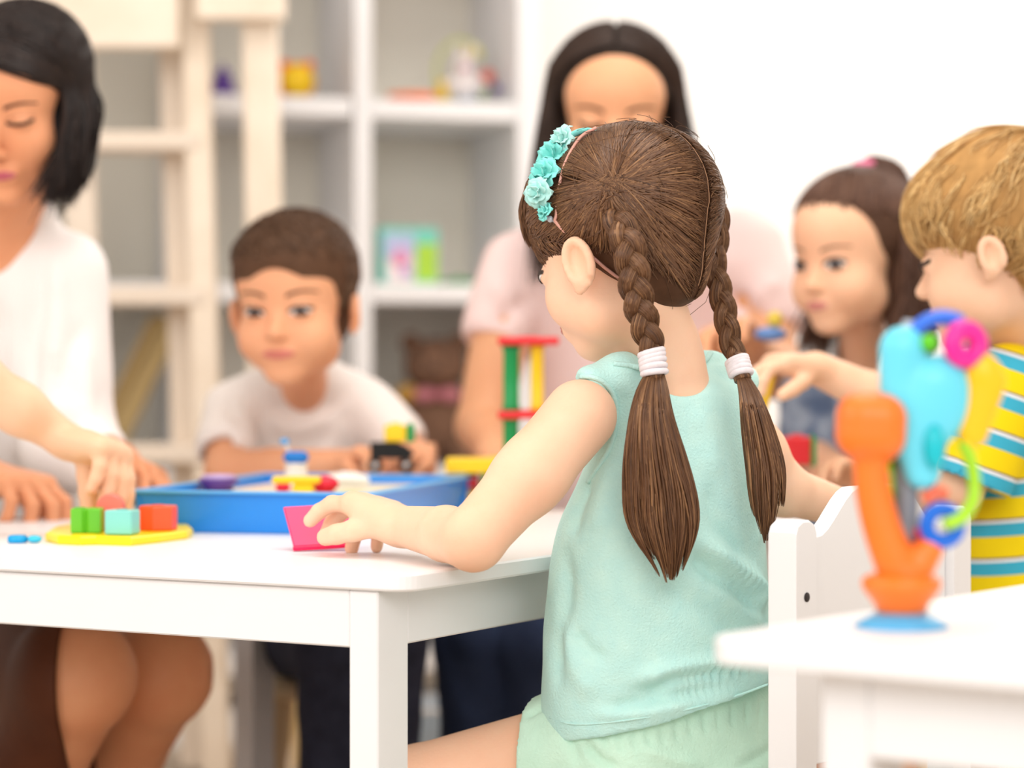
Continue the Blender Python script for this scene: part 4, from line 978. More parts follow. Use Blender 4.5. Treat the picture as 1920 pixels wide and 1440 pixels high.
# ---- little girl in denim
m_skinl = mat('light_child_skin', (245, 196, 162), .55, .3, .03, 14, .1, 240, sss=.12, alt=(242, 186, 150))
m_hairl = hair_mat('soft_brown_hair', (56, 36, 28), (96, 66, 52), (138, 102, 80)); m_capl = mat('soft_brown_hair_under', (90, 64, 50), .7, .15, .2, 60)
root = thing('person', 'little girl in denim with a pink hair tie and long brown hair', 'person', P(1620, 1100, 3.4))
H = Head(P(1598, 488, 3.24), 133, -7, 0, 1.0, KID)
f = Field(V(.22, 3.02, -.01), V(.66, 3.60, .98), .0035)
H.build(f, P(1612, 660, 3.34), .031, ears=False)
TYL = 140
f.add(loft([knot(1150, 1520, 1720, 3.40, TYL, .7), knot(900, 1525, 1715, 3.40, TYL, .64), knot(760, 1520, 1720, 3.38, TYL, .55), knot(700, 1540, 1700, 3.37, TYL, .5)], TYL), .02)
SA, EA, WA = P(1510, 740, 3.42), P(1505, 850, 3.44), P(1590, 880, 3.28)
SB, EB, WB = P(1710, 745, 3.30), P(1735, 900, 3.22), P(1625, 890, 3.14)
limb(f, SA, EA, WA, .031, .026, .023, .017); limb(f, SB, EB, WB, .031, .026, .023, .017)
hand(f, WB, unit(P(1560, 868, 3.12)-WB), V(0, -.3, -1), -1, .95, (30, 40, 20), 8, (30, 30, 16)); hand(f, WA, unit(V(-.4, -.8, -.1)), V(0, 0, -1), 1, .9, (30, 30, 20), 6)
f.add(ell(P(1630, 1150, 3.44), (.09, .08, .06)), .03)
for hx, kx in ((1590, 1500), (1680, 1560)):
    hp, kn = P(hx, 1130, 3.42), P(kx, 1135, 3.16); limb(f, hp, kn, V(kn[0], 3.2, .06), .055, .042, .036, .025); f.add(cap(V(kn[0], 3.2, .03), V(kn[0]-.04, 3.11, .025), .024, .02), .015)
v, q = f.mesh(); bb = bvh_of((v, q)); H.bind(bb); mesh_obj('body', v, q, m_skinl, root)
H.features(root, face_mats('little', (208, 130, 122), (150, 112, 90), (46, 32, 28), (214, 160, 130)), .8, gaze=(-.15, -.2))
hair, hb2 = field_hair(H, [H.e((0, -.018, .047), (.0795, .094, .076)), H.e((-.052, -.052, -.045), (.040, .045, .085)), H.e((.050, -.055, -.035), (.035, .04, .07)), H.e((0, -.07, -.02), (.05, .03, .07))],
    [H.e((0, .112, -.022), (.066, .066, .088)), H.e((.085, .040, -.050), (.046, .062, .066)), H.e((-.085, .046, -.050), (.046, .058, .066))], m_capl, root, .003, lo=.19, down=.2)
tie = unit(V(.05, -.30, .95)); n_ = 700; A = [unit(V(math.sin(t)*.95, math.cos(t)*.8, .28+.25*max(0, math.cos(t)))+rng.normal(size=3)*.06) for t in rng.uniform(-2.0, 2.0, n_)]
A = np.array([H.D(a) for a in A]); B = np.repeat(H.D(tie)[None], n_, 0)+rng.normal(size=(n_, 3))*.05
p = flow(hb2, H.L((0, -.01, .035)), A, B, 10, .001+.002*rng.random((n_, 1)), .02); o = tubes('hair_strands', p, .0010+.0006*rng.random((n_, 1)), m_hairl, hair); o['kind'] = 'stuff'
A, B, Dp = [], [], []
for i in range(1100):
    s_ = -1 if rng.random() < .7 else 1; yy = rng.uniform(-1, .05); A.append(unit(V(s_*.35*rng.random(), -.45+.3*yy, .75))); B.append(unit(V(s_*math.sqrt(max(.05, 1-yy*yy)), yy, -.1))); z = -.13-.05*rng.random()
    Dp.append(np.array([[.006, 0, z*.45], [-.02+.02*rng.random(), -.012, z]]))
hang(hb2, H, A, B, Dp, .0012, m_hairl, hair, lift=.001, jit=.008)
tp = H.L((.004, -.045, .126)); ax_t = np.stack([unit(np.cross(H.R[:, 2], V(0, 1, .3))), unit(np.cross(H.R[:, 2], np.cross(H.R[:, 2], V(0, 1, .3)))), H.R[:, 2]], 1)
v, q = torus_vf(tp, ax_t, .010, .006, 20, 8); mesh_obj('pink_hair_tie', v, q, mat('pink_elastic', (246, 130, 168), .7, .2), root)
lock([tp, tp+V(.016, .0, .001), tp+V(.044, -.01, -.022), tp+V(.056, -.012, -.11)], .8, 260, [.005, .009, .014, .012], .0011, m_hairl, root, 'hair_tuft', wav=.2)
cf = Field(V(.30, 3.20, .20), V(.66, 3.60, .74), .0035)
cf.add(loft([knot(1200, 1490, 1745, 3.40, TYL, .8), knot(1020, 1500, 1735, 3.40, TYL, .76), knot(850, 1510, 1725, 3.40, TYL, .68), knot(745, 1515, 1722, 3.38, TYL, .58), knot(700, 1535, 1712, 3.37, TYL, .5)], TYL, .02), 0)
cf.add(cap(SA, P(1506, 800, 3.43), .036, .036), .02); cf.add(cap(SB, P(1722, 810, 3.26), .038, .038), .02)
cf.sub(cap(P(1606, 600, 3.30), P(1604, 712, 3.31), .048, .046), .01)
v, q = cf.mesh(); v = displace(v, q, lambda a, n: wrinkle(a, n, .002, 50, 31)); mesh_obj('denim_dress', v, q, mat('patterned_denim', (74, 98, 136), .85, .1, 0, 34, .4, 300, alt=(168, 182, 200)), root)

# ---- blond boy in the striped shirt
m_skinf = mat('rosy_child_skin', (248, 205, 174), .55, .3, .03, 14, .1, 240, sss=.12, alt=(244, 192, 158))
m_hairf = hair_mat('blond_hair', (164, 116, 66), (214, 170, 108), (246, 216, 160)); m_capf = mat('blond_hair_under', (190, 144, 88), .7, .15, .25, 60)
root = thing('person', 'blond boy in a yellow and teal striped shirt reaching over the table', 'person', P(1900, 1280, 2.78))
H = Head(P(1878, 472, 2.68), 66, -10, 0, 1.06, dict(KID, earyaw=14, ear=.74))
f = Field(V(.22, 2.50, -.01), V(.80, 3.06, 1.0), .0035)
H.build(f, P(1878, 655, 2.74), .034)
TYF = 66
f.add(loft([knot(1250, 1800, 2040, 2.78, TYF, .75), knot(1000, 1805, 2030, 2.78, TYF, .7), knot(800, 1815, 2020, 2.77, TYF, .62), knot(715, 1820, 2000, 2.76, TYF, .52)], TYF), .02)
SA, EA, WA = P(1884, 740, 2.66), P(1800, 916, 2.66), P(1700, 950, 2.82)
SB, EB, WB = P(1850, 740, 2.86), P(1762, 800, 2.86), P(1530, 690, 2.86)
limb(f, SA, EA, WA, .034, .024, .022, .018); f.add(cap(SB, EB, .036, .032), .02); f.add(cap(EB, EB*.5+WB*.5, .031, .026), .015); f.add(cap(EB*.5+WB*.5, WB, .026, .020), .015)
hand(f, WB, unit(P(1440, 678, 2.84)-WB), V(-.35, -.1, -.95), 1, 1.05, ((22, 40, 25), (28, 44, 25), (34, 48, 26), (38, 50, 26)), 8, (40, 34, 18), thick=1.15)
hand(f, WA, unit(V(-.6, .7, -.1)), V(0, 0, -1), 1, 1.0, (25, 30, 20), 6)
f.add(ell(P(1915, 1240, 2.82), (.09, .09, .07)), .03)
for yy in (2.72, 2.90):
    hp = P(1890, 1240, yy); kn = P(1660, 1270, yy+.04); limb(f, hp, kn, V(kn[0]-.01, kn[1], .06), .058, .044, .038, .026); f.add(cap(V(kn[0]-.01, kn[1], .03), V(kn[0]-.11, kn[1]+.04, .025), .026, .02), .015)
v, q = f.mesh(); bb = bvh_of((v, q)); H.bind(bb); mesh_obj('body', v, q, m_skinf, root)
H.features(root, face_mats('blond', (214, 136, 124), (190, 146, 100), (70, 80, 96), (220, 170, 140)), .28, gaze=(0, -.3))
hair, hb2 = field_hair(H, [H.e((0, -.014, .048), (.083, .098, .080)), H.e((0, .030, .050), (.070, .062, .052)), H.e((0, -.050, -.02), (.056, .046, .056))],
    [H.e((0, .122, -.048), (.075, .056, .070)), H.e((.085, .052, -.066), (.042, .056, .058)), H.e((-.085, .052, -.066), (.042, .056, .058)), H.e((0, -.03, -.145), (.12, .13, .06)),
     H.e((-.088, -.002, -.012), (.02, .018, .028)), H.e((.088, -.002, -.012), (.02, .018, .028))], m_capf, root)
crown = unit(V(.05, -.55, .83))
def cmb(d):
    t = d*1.0-crown; t = t-d*(t@d); t = unit(t)*.9+V(0, .35, -.30); return t+rng.normal(size=3)*.10
acc = lambda d: d[2] > -.62 and not (d[1] > .55 and d[2] < .12) and not (abs(d[0]) > .6 and d[1] > .0 and d[2] < -.22)
comb(hb2, H, 760, acc, cmb, .62, .0011, (.001, .007), m_hairf, hair, M=12, wob=.035, clump=5)
comb(hb2, H, 380, lambda d: (-.8 < d[2] < -.1 and d[1] < .3) or (d[1] > .45 and .0 < d[2] < .45), lambda d: V(d[0]*.2, .25 if d[1] < .4 else .05, -1), .55, .0011, (.003, .009), m_hairf, hair, M=12, wob=.05, name='hair_ends', clump=5)
bands = [(0, (246, 216, 22)), (.50, (84, 84, 92)), (.54, (244, 242, 244)), (.62, (66, 176, 206)), (.96, (246, 216, 22))]
cf = Field(V(.42, 2.55, .26), V(.82, 3.06, .74), .0032)
cf.add(loft([knot(1200, 1782, 2060, 2.78, TYF, .8), knot(1020, 1784, 2050, 2.78, TYF, .78), knot(860, 1796, 2040, 2.775, TYF, .70), knot(740, 1806, 2020, 2.77, TYF, .58), knot(688, 1822, 1990, 2.76, TYF, .5), knot(660, 1838, 1950, 2.755, TYF, .42)], TYF, .02), 0)
cf.sub(cap(P(1880, 560, 2.72), P(1872, 668, 2.735), .046, .044), .008)
cf.add(cap(SB, P(1800, 790, 2.86), .044, .044), .02)
v, q = cf.mesh(); v = displace(v, q, lambda a, n: wrinkle(a, n, .0016, 50, 41)); sh = mesh_obj('striped_shirt', v, q, stripe_mat('striped_jersey', (.10, .0, -1), .0432, .60, bands), root)
sf2 = Field(V(.38, 2.50, .50), V(.66, 2.80, .74), .003); cd = unit(EA-SA)
sf2.add(cap(SA+V(.006, .010, .010), P(1818, 918, 2.65), .047, .044), 0); sf2.clip(P(1822, 905, 2.64), cd+V(.06, 0, 0)); sf2.sub(cap(P(1820, 912, 2.645), EA+(EA-SA)*.3, .035, .035), .003)
v, q = sf2.mesh(); mesh_obj('sleeve', v, q, stripe_mat('striped_jersey_sleeve', cd+V(.12, 0, 0), .0432, .42, bands), root)
pf = Field(V(.30, 2.58, .06), V(.80, 3.06, .44), .005); pf.add(ell(P(1915, 1225, 2.81), (.108, .105, .115)), 0)
for yy in (2.72, 2.90): pf.add(cap(P(1890, 1240, yy), P(1690, 1266, yy+.03), .066, .056), .02)
v, q = pf.mesh(); mesh_obj('shorts', v, q, mat('grey_shorts', (92, 96, 108), .85, .1, .1, 20), root)

# ---- child reaching in from beyond the left edge
root = thing('person', 'child at the table end reaching bare arm down to the yellow puzzle board', 'person', P(-420, 1200, 2.56))
H = Head(P(-330, 360, 2.60), -55, -18, 0, 1.0, KID)
f = Field(V(-.98, 2.36, -.01), V(-.36, 2.86, .99), .0035)
H.build(f, P(-370, 530, 2.58), .031)
TYC = -40
f.add(loft([knot(1200, -540, -300, 2.56, TYC, .72), knot(900, -530, -305, 2.56, TYC, .66), knot(640, -525, -305, 2.56, TYC, .55), knot(570, -500, -320, 2.56, TYC, .45)], TYC), .02)
SA, EA, WA = P(-310, 630, 2.54), P(-55, 705, 2.61), P(128, 828, 2.655)
f.add(cap(SA, EA, .034, .030), .02); f.add(cap(EA, EA*.5+WA*.5, .0300, .0268), .015); f.add(cap(EA*.5+WA*.5, WA, .0268, .0190), .015)
hand(f, WA, unit(P(205, 846, 2.64)-WA), unit(V(.10, -.25, -1)), 1, 1.12, ((58, 16, 6), (62, 16, 8), (66, 18, 8), (70, 20, 10)), 3, (8, 70, 4), thick=1.3)
SB, EB, WB = P(-500, 640, 2.64), P(-470, 820, 2.74), P(-300, 960, 2.66); limb(f, SB, EB, WB, .033, .028, .024, .018); hand(f, WB, unit(V(.8, .2, -.1)), V(0, 0, -1), 1, .95, (20, 30, 20), 6)
for s_ in (-.055, .055):
    hp = P(-420, 1180, 2.56)+V(s_, s_*.6, 0); f.add(cap(hp, V(hp[0], hp[1], .26), .056, .042), .03); f.add(cap(V(hp[0], hp[1], .26), V(hp[0], hp[1], .06), .04, .026), .01)
    f.add(cap(V(hp[0], hp[1], .03), V(hp[0]+.08, hp[1]+.06, .025), .025, .02), .012)
v, q = f.mesh(); bb = bvh_of((v, q)); H.bind(bb); mesh_obj('body', v, q, mat('reaching_skin', (244, 200, 166), .55, .3, .03, 14, .1, 240, sss=.12, alt=(238, 188, 154)), root)
H.features(root, face_mats('reach'), .6)
hair, hb2 = field_hair(H, [H.e((0, -.014, .047), (.079, .095, .078)), H.e((0, .022, .066), (.066, .062, .042)), H.e((0, -.045, -.01), (.06, .05, .06))],
    [H.e((0, .115, -.028), (.064, .062, .084)), H.e((.085, .045, -.050), (.040, .062, .062)), H.e((-.085, .045, -.050), (.040, .062, .062)), H.e((0, -.02, -.13), (.12, .13, .06))], m_capb, root)
cf = Field(V(-1.0, 2.34, .20), V(-.60, 2.84, .80), .004)
cf.add(loft([knot(1210, -560, -280, 2.56, TYC, .76), knot(900, -545, -290, 2.56, TYC, .7), knot(640, -535, -295, 2.56, TYC, .6), knot(560, -500, -320, 2.56, TYC, .5)], TYC, .02), 0)
cf.add(cap(SA, P(-215, 660, 2.56), .042, .042), .02); cf.add(cap(SB, P(-488, 720, 2.68), .042, .042), .02); cf.sub(cap(P(-365, 480, 2.58), P(-370, 565, 2.58), .044, .042), .008)
v, q = cf.mesh(); mesh_obj('tee_shirt', v, q, m_white, root)
pf = Field(V(-1.0, 2.36, .20), V(-.62, 2.80, .48), .005); pf.add(ell(P(-420, 1150, 2.56), (.10, .09, .09)), 0)
for s_ in (-.055, .055): hp = P(-420, 1180, 2.56)+V(s_, s_*.6, 0); pf.add(cap(hp, V(hp[0], hp[1], .28), .066, .06), .02)
v, q = pf.mesh(); mesh_obj('shorts', v, q, m_jean, root)
# ------------------------------------------------------------------ furniture
m_seat = mat('pale_birch', (232, 206, 170), .5, .3, .08, 12)
def stool(c, z, label, r=.13, m=m_seat):
    t = thing('stool', label, 'stool', V(c[0], c[1], 0), 'low stools round the play table')
    lathe('seat', [(.001, z-.022), (r-.006, z-.022), (r, z-.016), (r, z-.006), (r-.006, z), (.001, z)], V(c[0], c[1], 0), m, t, n=36)
    for k in range(4):
        a = math.radians(45+90*k); d = V(math.cos(a), math.sin(a), 0); bar('leg', V(c[0], c[1], z-.022)+d*r*.62, V(c[0], c[1], 0)+d*r*.95, .026, .026, m, t, .003, side=(d[1], -d[0], 0))
    return t
stool(P(590, 1225, 3.48), .262, 'pale wooden stool under the small boy', .11)
stool(P(-70, 1235, 3.30), .20, 'pale wooden stool under the woman with the dark bob', .15)
stool(P(1170, 1125, 3.68), .25, 'pale wooden stool under the woman in pink', .15)
stool(P(1628, 1150, 3.44), .30, 'pale wooden stool under the girl in denim', .11)
stool(P(1915, 1235, 2.83), .29, 'pale wooden stool under the blond boy', .12)

cdir = unit(V(.64, .77, 0)); cn_ = V(cdir[1], -cdir[0], 0)
cp0 = P(1486, 985, 2.2); cp0[2] = 0; W_ = .285
ch = thing('chair', 'white wooden child chair with curved backrest that the girl with braids sits on', 'chair', cp0+cdir*W_/2)
cax = np.stack([cdir, -cn_, V(0, 0, 1)], 1)
for s_ in (0, W_):
    pr = [(-.017, 0), (.017, 0), (.017, .555), (.014, .562), (.006, .566), (-.006, .566), (-.014, .562), (-.017, .555)]
    ax_ = np.stack([cdir, V(0, 0, 1), cn_], 1); v, f = prism_vf(pr, .030, cp0+cdir*s_-cn_*.015, ax_, .002); mesh_obj('leg', v, f, m_leg, ch, smooth=False)
pr = [(.018, .34), (W_-.018, .34), (W_-.018, .548)]
for t in np.linspace(0, 1, 25)[1:-1]:
    x = W_-.018-(W_-.036)*t; e_ = np.clip((min(t, 1-t)-.05)/.30, 0, 1); h = .548+.044*e_*e_*(3-2*e_); pr.append((x, h))
pr.append((.018, .548))
v, f = prism_vf(pr, .018, cp0-cn_*.012, np.stack([cdir, V(0, 0, 1), cn_], 1), .0015); mesh_obj('backrest', v, f, m_leg, ch, smooth=False)
box('seat', cp0+cdir*W_/2-cn_*.165+V(0, 0, .273), (W_+.03, .30, .018), m_table, ch, cax, .003)
for s_ in (0, W_): bar('leg', cp0+cdir*s_-cn_*.27, cp0+cdir*s_-cn_*.27+V(0, 0, .264), .03, .03, m_leg, ch, side=cdir)
bar('rail', cp0+cdir*.02+V(0, 0, .12)-cn_*.14*0, cp0+cdir*(W_-.02)+V(0, 0, .12), .03, .016, m_leg, ch, side=(0, 0, 1))
v, f = lathe_vf([(.0046, 0), (.0046, .0012), (.0036, .0016), (.0030, .0004)], P(1487, 1118, 2.2)*V(1, 1, 1)+cn_*.0002, np.stack([cdir, V(0, 0, 1), cn_], 1), 20)
q = P(1487, 1118, 2.2); s1 = (q-cp0)@cdir; base_ = cp0+cdir*s1+V(0, 0, q[2])+cn_*.0145
v, f = lathe_vf([(.0044, 0), (.0044, .0012), (.0030, .0016)], base_, np.stack([cdir, V(0, 0, 1), cn_], 1), 20)
mesh_obj('bolt_cap', v, f, mat('dark_bolt', (34, 24, 26), .4), ch)

# open cube shelving, turned slightly to the wall
m_shelf = mat('white_shelf_laminate', (246, 245, 246), .5, .3, .01, 6); m_back = mat('shelf_back_panel', (248, 242, 228), .8, .15, .02, 5)
sd = unit(V(math.cos(math.radians(16)), math.sin(math.radians(16)), 0)); sn = V(sd[1], -sd[0], 0); s0 = V(.0308, 4.66, 0)
sax = np.stack([sd, -sn, V(0, 0, 1)], 1)
sh_ = thing('cube_shelf', 'tall white open cube shelf holding toys against the wall', 'shelf', s0-sd*.65-sn*.18)
cols = [0, -.325, -.65, -.975, -1.30]; zs = [.146, .496, .846, 1.196, 1.546, 1.896]; DEP = .36
for i, cx in enumerate(cols):
    nm = 'side_panel' if i in (0, 4) else 'divider'; tk_ = .042 if i in (0, 4) else .034
    box(nm, s0+sd*cx-sn*DEP/2+V(0, 0, .5*(0.06+1.916)), (tk_, DEP, 1.856), m_shelf, sh_, sax, .002)
for z in zs:
    for i in range(4):
        if z == 1.196 and i >= 2: continue
        a, b = cols[i+1]+.018, cols[i]-.022; box('shelf_board', s0+sd*(a+b)/2-sn*DEP/2+V(0, 0, z), (b-a, DEP-.002, .036), m_shelf, sh_, sax, .002)
box('back_panel', s0+sd*(-.65)-sn*(DEP+.006)+V(0, 0, .99), (1.34, .008, 1.85), m_back, sh_, sax, .001)
box('plinth', s0+sd*(-.65)-sn*DEP/2+V(0, 0, .03), (1.33, .33, .06), m_shelf, sh_, sax, .002)
def on_shelf(px, row, back=.12):
    """point on a shelf board, px as seen at the board's front edge"""
    t = (px-960)/F; # intersect the vertical line of sight with the plane at distance `back` behind the front
    n = sn[:2]; p0 = (s0-sn*back)[:2]; k = (p0@n)/(V(t, 1)@n); return V(t*k, k, zs[row]+.0182)

# wooden loft and ladder in front of the shelf
m_pine = mat('pale_pine', (246, 231, 212), .6, .25, .05, 9, alt=(236, 218, 196)); m_pine2 = mat('cream_pine', (238, 222, 204), .6, .25, .05, 9)
YL = 4.12
ld = thing('ladder', 'cream wooden ladder with wide rungs leading up to the play loft', 'ladder', V(P(290, 0, YL)[0], YL, 0))
bar('rail', P(408, 1464, YL), P(364, -58, YL), .046, .03, m_pine, ld, .004); bar('rail', P(372, 1440, YL+.09), P(324, -58, YL+.09), .055, .03, m_pine2, ld, .004)
bar('rail', P(172, 1464, YL), P(144, -58, YL), .05, .03, m_pine2, ld, .004)
for y_ in (-20, 268, 556, 850, 1145): bar('rung', P(160, y_, YL+.03), P(383+ (y_-268)*.03, y_, YL+.03), .10, .032, m_pine2, ld, .004, side=(0, 1, 0))
lf_ = thing('play_loft', 'cream wooden play loft with a square post beside the ladder', 'play loft', V(P(400, 0, YL)[0], YL, 0))
bar('post', P(512, 1450, YL+.02), P(488, 30, YL+.02), .058, .06, m_pine, lf_, .004)
v, f = join(box_vf(P(46, -20, YL-.06)+V(0, 0, .0), (.52, .035, .20), None, .004)); mesh_obj('side_board', v, f, m_pine, lf_, smooth=False)
box('side_board', P(452, -40, YL-.04), (.150, .035, .142), m_pine, lf_, bev=.004)
bar('post', P(-170, 1464, YL+.02), P(-170, 30, YL+.02), .058, .06, m_pine, lf_, .004)
box('platform', P(180, -90, YL+.06), (.80, .18, .03), m_pine2, lf_, bev=.004)

# toys on the shelves
def M_(name, col, **k): return mat(name, col, **dict(dict(rough=.35, spec=.45, noise=.03), **k))
m_orange = M_('orange_plastic', (255, 122, 34)); m_yel = M_('yellow_plastic', (252, 208, 24)); m_red = M_('red_plastic', (226, 36, 44)); m_grn = M_('green_plastic', (0, 150, 78))
m_pur = M_('purple_plastic', (96, 60, 150)); m_blu = M_('blue_plastic', (0, 118, 204)); m_lb = M_('sky_plastic', (104, 214, 236)); m_wht = M_('white_plastic', (248, 244, 240)); m_lime = M_('lime_plastic', (166, 218, 40)); m_mag = M_('magenta_plastic', (240, 34, 150))
p = on_shelf(556, 3, .08); sv_ = np.stack([sd, V(0, 0, 1), sn], 1)
t = thing('round_toy', 'round yellow toy with an orange rim on the upper shelf', 'toy', p)
lathe('rim', [(.001, -.014), (.036, -.014), (.037, 0), (.033, .012), (.001, .012)], p+V(0, 0, .037), m_orange, t, sv_); lathe('face', [(.001, .010), (.032, .010), (.030, .024), (.001, .030)], p+V(0, 0, .037), m_yel, t, sv_)
for s_ in (-1, 1): ball('ear', p+V(s_*.024, 0, .068), (.010, .007, .010), m_orange, t)
p = on_shelf(418, 3, .10)
t = thing('stacking_cone', 'purple stacking cone behind the ladder post', 'toy', p)
for k in range(4): v, f = torus_vf(p+V(0, 0, .008+k*.014), np.eye(3), .021-.004*k, .0085-.0008*k, 24, 10); mesh_obj('ring', v, f, m_pur, t)
lathe('peg', [(.024, 0), (.024, .004), (.006, .005), (.004, .066), (.001, .068)], p, m_pur, t)
p = on_shelf(772, 3, .06); t = thing('toy_dish', 'flat orange dish on the upper shelf', 'dish', p); lathe('bowl', [(.030, 0), (.046, .010), (.048, .016), (.045, .016), (.029, .004), (.001, .004)], p, m_orange, t); lathe('foot', [(.024, 0), (.026, .002), (.020, .003)], p-V(0, 0, .0005), m_yel, t)
# plush rabbit playset
p = on_shelf(872, 3, .12); t = thing('toy_playset', 'white rabbit toy with colourful rattles on a blue base', 'toy', p)
lathe('base', [(.001, 0), (.048, 0), (.050, .004), (.046, .010), (.001, .010)], p, M_('base_blue', (110, 160, 200)), t)
f_ = Field(p-V(.06, .06, .01), p+V(.06, .06, .14), .003); f_.add(ell(p+V(0, 0, .040), (.026, .022, .032)), 0); f_.add(ell(p+V(0, -.004, .080), (.020, .018, .019)), .008)
for s_ in (-1, 1): f_.add(cap(p+V(s_*.009, 0, .092), p+V(s_*.014, 0, .122), .006, .005), .006); f_.add(cap(p+V(s_*.018, 0, .055), p+V(s_*.034, -.012, .045), .009, .008), .006)
v, q = f_.mesh(); mesh_obj('rabbit', v, q, mat('white_plush', (246, 238, 236), .9, .1, .03, 40), t)
ball('muzzle', p+V(0, -.020, .077), (.009, .006, .007), mat('pink_plush', (226, 170, 190), .9), t)
lathe('bell', [(.001, .055), (.008, .052), (.011, .03), (.014, .012), (.001, .010)], p+V(-.044, -.01, 0), m_yel, t, n=16)
tube('stalk', [p+V(.030, 0, .008), p+V(.046, 0, .05), p+V(.044, 0, .066)], .002, m_lime, t, n=12); ball('rattle', p+V(.044, 0, .062), .014, M_('coral_plastic', (228, 92, 70)), t); ball('rattle', p+V(.060, 0, .038), .010, m_pur, t)
tube('arch', [p+V(-.052, .01, .01), p+V(-.056, .01, .09), p+V(-.02, .01, .135), p+V(.025, .01, .120), p+V(.03, .01, .095)], .004, mat('pale_lime', (206, 216, 130), .5), t, n=30); ball('flower_knob', p+V(.012, .008, .112), (.016, .006, .012), mat('straw_yellow', (232, 206, 130), .5), t)
# printed toy box
p = on_shelf(768, 2, .03); t = thing('toy_box', 'printed cardboard toy box in teal, pink and lime on the middle shelf', 'box', p)
bw, bh, bd = .112, .108, .05; box('carton', p+V(0, 0, bh/2)-sn*bd/2, (bw, bd, bh), M_('teal_card', (120, 214, 196), rough=.6), t, sax, .001)
def pan(nm, x0, x1, z0, z1, col, lift=.0006, parent=t): box(nm, p+sd*(x0+x1)/2+V(0, 0, (z0+z1)/2)+sn*lift, (x1-x0, .0012, z1-z0), M_(nm+'_ink', col, rough=.6), parent, sax, .0002)
pan('lime_label', .012, .054, .006, .078, (176, 220, 70)); pan('lilac_label', -.050, .010, .050, .096, (190, 196, 232)); pan('picture_label', -.046, .008, .004, .052, (250, 222, 226))
v, f = lathe_vf([(.016, 0), (.016, .0006)], p+sd*(-.018)+V(0, 0, .050)+sn*.0014, sv_, 20); mesh_obj('pink_print', v, f, M_('print_pink', (240, 150, 190), rough=.6), t)
v, f = lathe_vf([(.010, 0), (.010, .0006)], p+sd*(-.034)+V(0, 0, .022)+sn*.0014, sv_, 20); mesh_obj('white_print', v, f, M_('print_white', (252, 246, 248), rough=.6), t)
v, f = lathe_vf([(.011, 0), (.011, .0006)], p+sd*(-.006)+V(0, 0, .024)+sn*.0014, sv_, 20); mesh_obj('violet_print', v, f, M_('print_violet', (200, 170, 230), rough=.6), t)
p = on_shelf(856, 2, .09); t = thing('toy_leaf', 'flat green toy lying beside the printed box', 'toy', p); prism('body', [(-.034, -.02), (.03, -.024), (.036, .0), (.028, .022), (-.03, .02)], .011, p, m_grn, t, sax, .002); ball('knob', p+V(.004, 0, .013), (.009, .009, .005), m_grn, t)
# teddy
p = on_shelf(822, 1, .15); t = thing('teddy_bear', 'brown plush bear with a pink bow sitting on the lower shelf', 'plush toy', p)
f_ = Field(p-V(.13, .13, .01), p+V(.13, .13, .31), .005); f_.add(ell(p+V(0, 0, .085), (.062, .052, .080)), 0); f_.add(ell(p+V(-.006, -.014, .195), (.062, .054, .054)), .02); f_.add(ell(p+V(-.006, -.062, .182), (.026, .022, .020)), .008)
for s_ in (-1, 1):
    f_.add(ell(p+V(s_*.048-.006, -.006, .238), (.022, .010, .022)), .006); f_.add(cap(p+V(s_*.056, -.01, .125), p+V(s_*.078, -.050, .070), .024, .022), .012); f_.add(cap(p+V(s_*.040, -.03, .032), p+V(s_*.060, -.090, .030), .032, .030), .012)
v, q = f_.mesh(); v = displace(v, q, lambda a, n: wrinkle(a, n, .0016, 160, 4)); mesh_obj('body', v, q, mat('brown_plush', (142, 108, 88), .95, .1, .25, 50, .6, 260), t)
ball('nose', p+V(-.006, -.084, .188), (.009, .006, .006), mat('dark_plush', (60, 38, 34), .6), t)
for s_ in (-1, 1): ball('eye', p+V(s_*.022-.006, -.062, .208), .0055, mat('bead_black', (30, 22, 22), .2), t); ball('bow_loop', p+V(s_*.024, -.056, .138), (.024, .010, .014), mat('rose_ribbon', (206, 130, 140), .8), t)
ball('bow_knot', p+V(0, -.062, .138), .009, mat('rose_ribbon_dark', (190, 110, 124), .8), t); ball('scarf_tag', p+V(-.060, -.050, .140), (.022, .012, .018), mat('ochre_felt', (196, 150, 70), .9), t)
# leaning wooden giraffe-like plank in the left column
p = on_shelf(250, 1, .14); t = thing('wooden_slide', 'straw-coloured wooden toy slide leaning in the shelf behind the ladder', 'toy', p)
bar('chute', p+V(-.055, 0, .018), p+V(.070, .01, .285), .05, .014, mat('straw_wood', (206, 178, 124), .6, .2, .1, 20), t, .003); bar('edge', p+V(-.078, -.012, .034), p+V(.042, -.006, .285), .010, .018, mat('straw_wood_edge', (188, 158, 104), .6), t, .002, side=(0, 1, 0))
# boxes on the floor seen under the table
t = thing('storage_box', 'tan cardboard box with a cream lid on the floor, seen under the table', 'box', V(P(552, 1300, 4.3)[0], 4.3, 0)); box('carton', V(P(552, 0, 4.3)[0], 4.3, .075), (.15, .14, .15), mat('honey_card', (232, 204, 150), .8, .1, .05, 20), t); box('lid', V(P(552, 0, 4.3)[0], 4.3, .16), (.165, .155, .03), mat('tan_card', (176, 150, 130), .8, .1, .05, 20), t)
t = thing('toy_bin', 'grey blue fabric bin on the floor behind the table leg', 'bin', V(P(812, 1300, 4.1)[0], 4.1, 0)); lathe('bin_body', [(.06, 0), (.075, .01), (.085, .13), (.082, .135), (.074, .02), (.001, .015)], V(P(812, 0, 4.1)[0], 4.1, 0), mat('grey_blue_felt', (170, 184, 196), .9, .1, .05, 30), t); v, f = torus_vf(V(P(812, 0, 4.1)[0], 4.1, .135), np.eye(3), .0835, .004, 36, 8); mesh_obj('rim', v, f, m_wht, t)

